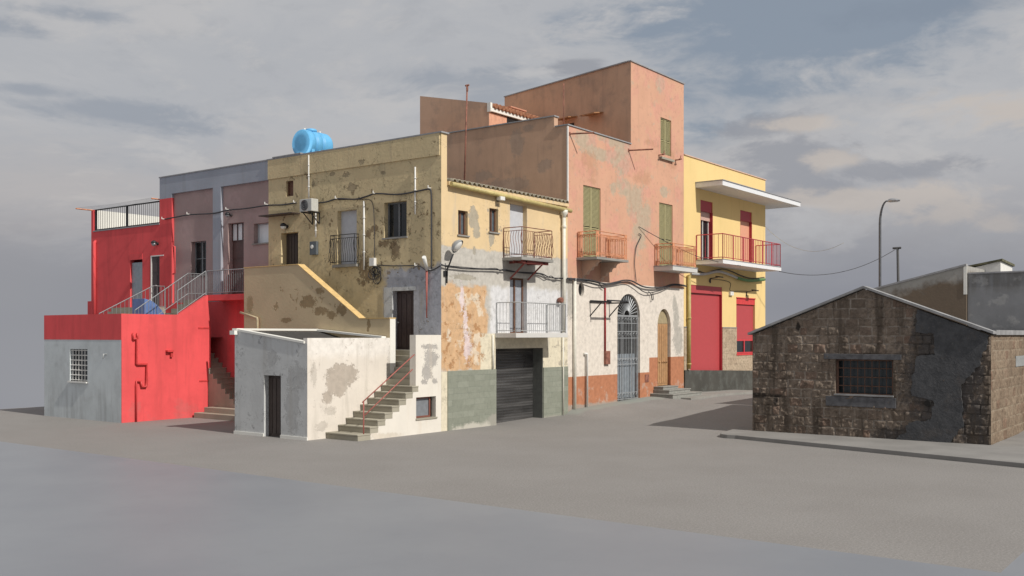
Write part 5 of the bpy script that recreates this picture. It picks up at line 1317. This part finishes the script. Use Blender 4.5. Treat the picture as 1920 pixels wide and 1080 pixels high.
cab('wall_cable', B0, [(1198,438),(1202,441),(1200,448),(1193,464),(1190,490),(1191,510),(1193,528)], .02, 'black cable hanging down the pink wall between the two orange balconies', -.06)
cab('wall_cable', B0, [(1216,547),(1221,552),(1223,562),(1225,560),(1224,549)], .02, 'small loop of cable hanging right of the gate arch', -.1)
cab('wall_cable', B0, [(1296,502),(1312,509),(1325,512),(1340,507),(1356,504.5),(1372,509),(1390,517),(1410,522),(1433,520)], .03, 'black cable under the white balcony of the yellow house', -.12)
cab('wall_cable', B0, [(1330,529),(1334,523),(1368,529),(1369,545),(1385,546),(1400,546)], .015, 'thin conduit linking the small floodlights of the yellow house', -.03)
a = Vector(B0.pt(1198,425,-.03)); b = Vector(P(1305,480,Y=-.98)); c = Vector((27.0,-1.55,7.0))
tube_obj('overhead_wire', cat(a, b, .05)+cat(b, (21.5,-1.56,6.98), .05)[1:], .016, M['cable'], None, 'thin black wire slanting from the pink wall past the orange balcony', 'cable')
o = thing('wall_conduit', 'grey pipe ending in a green sleeve under the white balcony', 'conduit', B0.pt(1300,513))
mb = MB(); mb.tube(wirepath(B0, [(1296,513.5),(1320,514),(1345,509),(1362,513),(1382,521)], -.15), .07, 8); mb.build('pipe', M['pale_metal'], o)
mb = MB(); mb.tube(wirepath(B0, [(1382,521),(1405,526),(1433,524)], -.15), .085, 8); mb.build('sleeve', simple('green_sleeve', (.10,.22,.08), .6), o)

# vertical white conduits
for (x0, y0, x1, y1, r, lab) in ((577.5,291,580.5,371,.03,'white pipe running from the roof tank down to the air conditioner'), (591.5,398,592.6,445,.03,'short white pipe hanging below the air conditioner'), (682,377,683,506,.035,'white pipe between the shuttered window and the junction box'), (778.5,313,778.5,402,.03,'white pipe above and right of the dark double window')):
    p = A0.pt(x0,y0,-.05); q_ = A0.pt(x1,y1,-.05); y = (p[1]+q_[1])/2
    mb = MB(); mb.tube([(p[0],y,p[2]),(p[0],y,q_[2])], r, 8)
    for k in range(1, 4): z = p[2]+(q_[2]-p[2])*k/4; mb.lathe((p[0],y,z),[(r*1.5,0),(r*1.5,.04)],8)
    o = mb.build('wall_pipe', M['white_pvc']); tag(o, lab, 'pipe', 'white pipes on the ochre front')

# ------------------------------------------------------------------ things on the fronts
ac = thing('air_conditioner', 'pale outdoor air conditioning unit on a black wall bracket over the barred door', 'air conditioner', A0.pt(576,400))
u0, z1 = A0.at(584,371.5,-.55); u1, z0 = A0.at(561.5,397.5,-.55); w0, w1 = -.55, -.2
c0 = A0.at(571,386,-.55)
mb = MB(); A0.box(mb, u0, u1, z0, z1, w0, w1); mb.build('casing', simple('ac_casing', (.50,.50,.47), .5, vary=.05), ac, bevel=.015)
cu, cz = (u0*.42+u1*.58), (z0+z1)/2; mb = MB(); mb.lathe((A0.c+w0-.012, cu, cz), [(.2,0),(.21,.006),(.21,.012)], 20, 'X'); mb.build('fan_guard', simple('fan_black', (.03,.03,.032), .5), ac)
mb = MB()
for rr_ in (.07,.13,.17,.205): mb.tube([(A0.c+w0-.02, cu+rr_*math.cos(t*math.pi/10), cz+rr_*math.sin(t*math.pi/10)) for t in range(21)], .005, 4, False)
mb.build('fan_grille', M['grey_metal'], ac)
mb = MB()
for u in (u0+.15, u1-.15):
    mb = MB(); mb.bar(A0.p(u,z0-.02,-.6), A0.p(u,z0-.02,0), .04); mb.bar(A0.p(u,z0-.03,-.5), A0.p(u,z0-.45,-.02), .035); mb.bar(A0.p(u,z0-.02,-.02), A0.p(u,z0-.45,-.02), .035)
    mb.build('bracket', M['black_metal'], ac)
# water tank
tc = P(564,264,X=.35); R0 = .56; ty = tc[1]; tz_ = ROOF+.12+R0*.98
wt_ = thing('water_tank', 'bright blue ribbed plastic water tank lying on the roof of the ochre house', 'water tank', (1.2, ty, ROOF))
xe = P(625,262,Y=ty-.4)[0]; Lk = min(max(xe-.35, 1.6), 3.2)-.3
pr = [(.02,-.03),(.3,-.02),(R0*.95,.0),(R0*.95,.0),(R0,.06),(R0,.06)]
nrib = 3
for k in range(nrib):
    a = .1+(Lk-.2)*k/nrib; b = .1+(Lk-.2)*(k+1)/nrib
    pr += [(R0,a+.05),(R0,b-.12)] + ([(R0-.08,b-.09),(R0-.08,b-.04),(R0,b+.0)] if k < nrib-1 else [])
pr += [(R0,Lk-.1),(R0*.93,Lk-.02),(.3,Lk+.02),(.02,Lk+.03)]
blue = simple('tank_blue', (.13,.43,.73), .5, vary=.05)
mb = MB(); mb.lathe((.35,ty,tz_), pr, 32, 'X'); mb.build('tank_body', blue, wt_)
mb = MB()
for k in range(3):
    a = .35+.1+(Lk-.2)*k/3; mb.box(a+.06,ty-R0*.88,ROOF+.1,a+(Lk-.2)/3-.14,ty+R0*.88,tz_-.1)
mb.build('tank_foot', blue, wt_, bevel=.03)
mb = MB(); mb.lathe((.35+Lk*.42,ty,tz_+R0-.04),[(.24,0),(.24,.09),(.2,.12)],16); mb.build('lid', blue, wt_)
mb = MB()
for t in (.12,.75): mb.lathe((.35+Lk*t,ty-.05,tz_+R0-.02),[(.045,0),(.045,.07)],8)
mb.build('valve', M['white_pvc'], wt_)
mb = MB(); mb.box(-.33,ty-.75,ROOF+.055,2.9,ty+.95,ROOF+.1); o = mb.build('tank_slab', M['coping'], yh)
# electric panel and junction box
r = A0.rect(584.7,453,597,478); o = thing('electric_meter', 'grey meter cabinet on the ochre wall beside the barred door', 'meter box', A0.pt(591,478))
mb = MB(); A0.box(mb, *r, -.12, 0); mb.build('cabinet', simple('slate_cabinet', (.10,.115,.13), .5), o, bevel=.008)
mb = MB(); mb.lathe((A0.c-.135,(r[0]+r[1])/2+.05,r[2]+(r[3]-r[2])*.6),[(.07,0),(.08,.01),(.08,.02)],12,'X'); mb.build('dial', M['lamp_glass'], o)
r = A0.rect(697,484,706,499); o = thing('junction_box', 'small white junction box with a tangle of loose wires beneath it', 'junction box', A0.pt(702,520))
mb = MB(); A0.box(mb, *r, -.14, 0); mb.build('box', M['white_pvc'], o, bevel=.01)
mb = MB(); random.seed(3)
for k in range(13):
    u = (r[0]+r[1])/2; pts = []; ru1 = random.uniform(.08,.28); hz_ = random.uniform(.3,.7); ph = random.uniform(0,6); cx_ = u-random.uniform(.0,.25)
    for t in range(13): a = t/12*2*math.pi; pts.append(A0.p(cx_+ru1*math.sin(a+.3*math.sin(ph)), r[2]-.02-hz_/2+hz_/2*math.cos(a), -.06-.04*math.sin(a*2+ph)))
    mb.tube(pts, .009, 4, False)
mb.build('loose_wires', M['cable'], o)
# wall lamps
def wall_lamp(pl, px, py, lab, kind='globe', s=1.0):
    a = Vector(pl.pt(px, py, 0)); n = Vector(pl.n()); o = thing('wall_lamp', lab, 'wall lamp', tuple(a), 'small lamps over the doors')
    ax = 'X' if pl.ax == 'A' else 'Y'; mb = MB(); mb.lathe(tuple(a+n*.06), [(.06*s,0),(.07*s,.02),(.07*s,.06)], 12, ax)
    mb.tube([a, a+n*.14+Vector((0,0,.05))], .018, 6)
    c = a+n*.2
    mb.lathe((c.x, c.y, c.z+.0), [(.13*s,0),(.14*s,.03),(.12*s,.08),(.05*s,.13),(.01,.14)], 14); mb.build('lamp_shade', M['black_metal'], o)
    mb = MB(); mb.lathe((c.x, c.y, c.z-.13*s), [(.02,0),(.08*s,.03),(.11*s,.08),(.115*s,.13)], 14); mb.build('lamp_glass', M['lamp_glass'] if kind != 'dark' else M['shade_metal'], o)
wall_lamp(A0, 296, 457, 'round wall lamp above the white framed door of the red house', 'dark')
wall_lamp(RC, 434, 404, 'small dark wall lamp above the tall door of the mauve house', 'dark', .8)
wall_lamp(A0, 538.8, 425, 'white glass wall lamp above the barred door of the ochre house')
# bracket lamp on the corner
o = thing('bracket_lamp', 'round grey street lamp head on a bent arm fixed to the sunny corner wall', 'street lamp', B0.pt(838,530), 'street lamps on wall arms')
a = [B0.pt(837.8,531,-.06), B0.pt(838.5,505,-.08), Vector(B0.pt(842,497,-.18)), Vector(B0.pt(850,476,-.4))]
mb = MB(); mb.tube(a, .028, 8); mb.box(*[c_-.09 for c_ in B0.pt(834,512)][:1], -.05, B0.pt(834,518)[2], B0.pt(838,512)[0], 0, B0.pt(834,508)[2]); mb.build('arm', M['black_metal'], o)
hc = Vector(B0.pt(858,462,-.45)); dirv = Vector((.35,-.55,.35)).normalized()
mb = MB(); ring = []; e1v = dirv.cross(Vector((0,0,1))).normalized(); e2v = dirv.cross(e1v).normalized(); seg = 18; prof_ = [(-.16,.08),(-.08,.2),(0,.24),(.06,.2),(.09,.02)]
v = []; f = []
nd = Vector((.2,-.75,-.62)).normalized(); e1v = nd.cross(Vector((0,0,1))).normalized(); e2v = nd.cross(e1v).normalized()
for i, (h_, r_) in enumerate([(-.2,.03),(-.17,.12),(-.08,.21),(0,.24),(.02,.24)]):
    for k in range(seg): t = 2*math.pi*k/seg; v.append(hc+nd*h_+e1v*r_*math.cos(t)+e2v*r_*1.15*math.sin(t))
for i in range(4):
    for k in range(seg): f.append((i*seg+k, i*seg+(k+1)%seg, (i+1)*seg+(k+1)%seg, (i+1)*seg+k))
f.append(tuple(range(seg)))
mb.add(v, f, True); mb.build('lamp_head', simple('enamel_grey', (.36,.37,.37), .4, .1), o)
mb = MB(); v = []; f = []
for i, (h_, r_) in enumerate([(.0,.2),(.05,.16),(.075,.07)]):
    for k in range(seg): t = 2*math.pi*k/seg; v.append(hc+nd*h_+e1v*r_*math.cos(t)+e2v*r_*1.15*math.sin(t))
for i in range(2):
    for k in range(seg): f.append((i*seg+k, i*seg+(k+1)%seg, (i+1)*seg+(k+1)%seg, (i+1)*seg+k))
f.append(tuple(range(2*seg,3*seg))); mb.add(v, f, True); mb.build('lamp_glass', M['lamp_glass'], o)
# long lamp on the shaded side
o = thing('bracket_lamp', 'long white street lamp head on a rusty pole fixed beside the brown upper door', 'street lamp', A0.pt(800,596), 'street lamps on wall arms')
p = A0.pt(800,596,-.08); q_ = A0.pt(800,505,-.1); mb = MB(); mb.tube([p, q_], .02, 8, r2=.045); mb.build('pole', M['red_rail'], o)
a = Vector(A0.pt(801,506,-.12)); b = Vector(A0.pt(795,482,-.55)); mb = MB(); mb.tube([a, a+(b-a)*.5, b], .055, 10, r2=.075); mb.build('lamp_head', M['lamp_glass'], o)
# box lamp on the cream wall
o = thing('floodlight', 'small white box floodlight under the gutter of the cream wall', 'floodlight', B0.pt(932,373), 'small floodlights on the walls')
a = B0.pt(932,373); mb = MB(); mb.box(a[0]-.14,-.28,a[2]-.07,a[0]+.14,-.08,a[2]+.07); mb.build('lamp_box', M['white_pvc'], o, bevel=.01); mb = MB(); mb.box(a[0]-.04,-.09,a[2]-.1,a[0]+.04,0,a[2]+.02); mb.build('bracket', M['cable'], o)
for x, y, lab in ((1331,522,'small dark floodlight above the big red garage shutter'), (1399,547,'small dark floodlight above the red shuttered ground floor window')):
    a = B0.pt(x, y); o = thing('floodlight', lab, 'floodlight', a, 'small floodlights on the walls')
    mb = MB(); mb.box(a[0]-.03,-.05,a[2]-.25,a[0]+.03,0,a[2]); mb.bar((a[0],-.03,a[2]),(a[0]+.1,-.4,a[2]+.05),.03); mb.build('arm', M['cable'], o); mb = MB(); mb.hexa([(a[0]-.1,-.62,a[2]+.02),(a[0]+.3,-.62,a[2]+.02),(a[0]+.3,-.36,a[2]+.06),(a[0]-.1,-.36,a[2]+.06)],[(a[0]-.1,-.62,a[2]+.08),(a[0]+.3,-.62,a[2]+.08),(a[0]+.3,-.36,a[2]+.12),(a[0]-.1,-.36,a[2]+.12)]); mb.build('lamp_box', M['black_metal'], o)
r = B0.rect(1366,547,1372,554); mb = MB(); B0.box(mb, *r, -.12, 0); o = mb.build('junction_box', M['white_pvc']); tag(o, 'small white junction box on the yellow wall between the two floodlights', 'junction box')
q_ = B0.at(1048,563); mb = MB(); mb.lathe((q_[0]-.1,-.14,q_[1]), [(.1,-.1),(.12,0),(.09,.1)], 12, 'Y'); o = mb.build('bell', M['rust']); tag(o, 'small round rusty bell beside the white downpipe above the lower balcony', 'bell')
# roof poles
q_ = P(870,343,X=6.9); t_ = P(876,160,X=6.9)
o = thing('aerial_pole', 'tall rusty aerial pole with a forked tip in front of the dark pink wall', 'pole', q_, 'rusty poles on the roofs')
mb = MB(); mb.tube([(q_[0],q_[1],q_[2]-.6),t_], .035, 7); mb.build('pole', M['rust'], o); mb = MB(); mb.bar((t_[0],t_[1]+.1,t_[2]),(t_[0],t_[1]-.1,t_[2]),.06); mb.bar(Vector(t_), Vector(t_)-Vector((0,0,.25)), .09); mb.build('fork', M['rust'], o)
q_ = P(1057,236,X=8.6); t_ = P(1057,156,X=8.6)
o = thing('aerial_pole', 'thin straight rusty aerial pole on the pink roof below the tower', 'pole', q_, 'rusty poles on the roofs')
mb = MB(); mb.tube([(q_[0],q_[1],q_[2]-.8),t_], .022, 6); mb.build('pole', M['rust'], o)
# ------------------------------------------------------------------ camera
cam = bpy.data.cameras.new('camera'); co = bpy.data.objects.new('camera', cam); col.objects.link(co); scene.camera = co
cam.sensor_width = 36; cam.lens = 36*F/1920; cam.shift_y = (HZ-540)/1920; cam.clip_end = 2000
co.location = CAM; co.rotation_euler = (R(90), 0, math.atan2(_s, _c)-R(90))
# ------------------------------------------------------------------ sun
LD = Vector((.08, 1, -.83)).normalized()
sun = bpy.data.lights.new('sun', 'SUN'); sun.energy = 3.75; sun.angle = R(.55); sun.color = (1, .95, .87)
so = bpy.data.objects.new('sun', sun); col.objects.link(so); so.rotation_euler = LD.to_track_quat('-Z', 'Y').to_euler(); so.location = (0,-30,30)
# ------------------------------------------------------------------ sky
w = bpy.data.worlds.new('World'); scene.world = w; w.use_nodes = True
w.cycles.sampling_method = 'MANUAL'; w.cycles.sample_map_resolution = 256
t = w.node_tree; N = t.nodes; L = t.links; bg = N['Background']
class W(G):
    def __init__(s):
        s.t = t; s.N = N; s.L = L; s._xyz = None
        s._pos = s.new('ShaderNodeTexCoord').outputs['Generated']
g = W()
sky = g.new('ShaderNodeTexSky', sky_type='NISHITA'); sky.sun_disc = False
sd = -LD; sky.sun_elevation = math.asin(sd.z); sky.sun_rotation = math.atan2(sd.x, sd.y); sky.air_density = 1.2; sky.dust_density = 2
X = g.xyz()
az = g.m('ARCTAN2', X[1], X[0]); el = g.m('ARCSINE', X[2])
cv = g.new('ShaderNodeCombineXYZ'); L.new(X[0], cv.inputs[0]); L.new(X[1], cv.inputs[1]); L.new(g.m('MULTIPLY', X[2], 2.6), cv.inputs[2])
def ae(px, py):
    d = Vector(P(px, py, Z=0 if py > HZ else 500)) - Vector(CAM)
    d.normalize(); return math.atan2(d.y, d.x), math.asin(d.z)
cw = g.vec(sc=(1,1,1), src=cv.outputs[0])
wn = g.new('ShaderNodeTexNoise'); L.new(cw, wn.inputs['Vector']); wn.inputs['Scale'].default_value = 2.6; wn.inputs['Detail'].default_value = 3
wv = g.new('ShaderNodeVectorMath', operation='MULTIPLY_ADD'); L.new(wn.outputs['Color'], wv.inputs[0]); wv.inputs[1].default_value = (.22,.22,.22); L.new(cw, wv.inputs[2]); WV = wv.outputs[0]
nA = g.noise(3.1, 7, .62, g.vec(off=(3,3,0), src=WV)); nB = g.noise(6.3, 6, .62, g.vec(off=(5,5,0), src=WV)); nC = g.noise(21, 5, .65, g.vec(off=(5,2,5), src=WV))
def blob(bl, wob, soft, sc, seed):
    r = None
    for px, py, rx, ry in bl:
        a, e_ = ae(px, py); a2, _ = ae(px+rx, py); _, e2 = ae(px, py-ry)
        u = g.m('MULTIPLY', g.m('SUBTRACT', az, a), 1/abs(a2-a)); v = g.m('MULTIPLY', g.m('SUBTRACT', el, e_), 1/abs(e2-e_))
        q = g.m('SQRT', g.m('ADD', g.m('MULTIPLY', u, u), g.m('MULTIPLY', v, v))); r = q if r is None else g.m('MINIMUM', r, q)
    r = g.m('ADD', r, g.m('MULTIPLY', g.m('SUBTRACT', nA if sc < 4.5 else nB, .5), wob*2.2))
    r = g.m('ADD', r, g.m('MULTIPLY', g.m('SUBTRACT', nC, .5), wob*.9))
    return g.ramp(r, 1-soft, 1+soft, 1.0, 0.0)
K = 10.0      # background strength is .1
def C(r, g_, b):
    f = lambda v: ((v/255+.055)/1.055)**2.4*K
    return (f(r), f(g_), f(b))
def mul(a, b): return g.m('MULTIPLY', a, b)
n1 = nA; n2 = g.noise(9, 6, .62, g.vec(off=(4,2,1), src=WV)); n3 = nC
base = g.mix(g.ramp(el, R(2), R(13)), C(162,161,165), C(183,184,187))
base = g.mix(g.ramp(n1, .44, .60, 0, .4), base, C(166,170,177))
base = g.mix(g.ramp(n2, .48, .66, 0, .5), base, C(195,192,190))
base = g.mix(g.ramp(n3, .5, .7, 0, .18), base, C(150,154,162))
base = g.mix(mul(blob([(1500,60,300,90),(1230,40,180,40),(1400,170,200,50),(1330,250,60,26)], 2.4, .75, 3.0, 2), .9), base, g.mix(.1, C(133,145,160), sky.outputs[0]))
base = g.mix(mul(blob([(230,210,170,16),(340,235,60,12),(60,170,70,10),(860,150,120,26),(930,190,60,16),(40,50,60,12),(160,30,80,10),(1800,10,140,16)], 3.0, .8, 7, 3), .5), base, C(130,141,156))
base = g.mix(mul(blob([(1300,310,60,40),(1420,300,120,60),(1500,250,100,34),(1560,200,110,24)], 1.4, .5, 5, 11), .55), base, C(186,184,184))
base = g.mix(mul(blob([(1490,290,100,36),(1430,240,80,22),(1500,320,60,34),(1660,320,170,20),(1530,350,90,20),(1080,125,50,16)], 2.4, .5, 6, 5), .75), base, C(146,149,157))
base = g.mix(mul(blob([(1740,370,110,26),(1790,395,60,26),(1560,300,40,20),(1880,425,50,20),(1500,235,70,12),(1900,190,140,40),(1650,370,120,20)], 2.6, .6, 6, 7), .75), base, C(197,188,180))
base = g.mix(mul(g.ramp(n2, .52, .68), g.ramp(nA, .42, .55)), base, C(186,186,188))
base = g.mix(mul(blob([(130,360,300,80),(600,330,260,50)], 1.2, .7, 3, 9), .5), base, C(188,182,179))
low = g.mix(g.ramp(g.noise(2.5, 2, .5, cv.outputs[0]), .3, .7), C(137,139,148), C(150,151,156))
base = g.mix(g.ramp(g.m('ADD', el, mul(g.m('SUBTRACT', n1, .5), .10)), R(2.2), R(8)), low, base)
fin = base
L.new(fin, bg.inputs[0]); bg.inputs[1].default_value = .1
# ------------------------------------------------------------------ output
scene.view_settings.view_transform = 'Standard'; scene.view_settings.look = 'None'; scene.view_settings.exposure = 0; scene.view_settings.gamma = 1
scene.render.engine = 'CYCLES'; scene.cycles.max_bounces = 6; scene.cycles.use_denoising = True
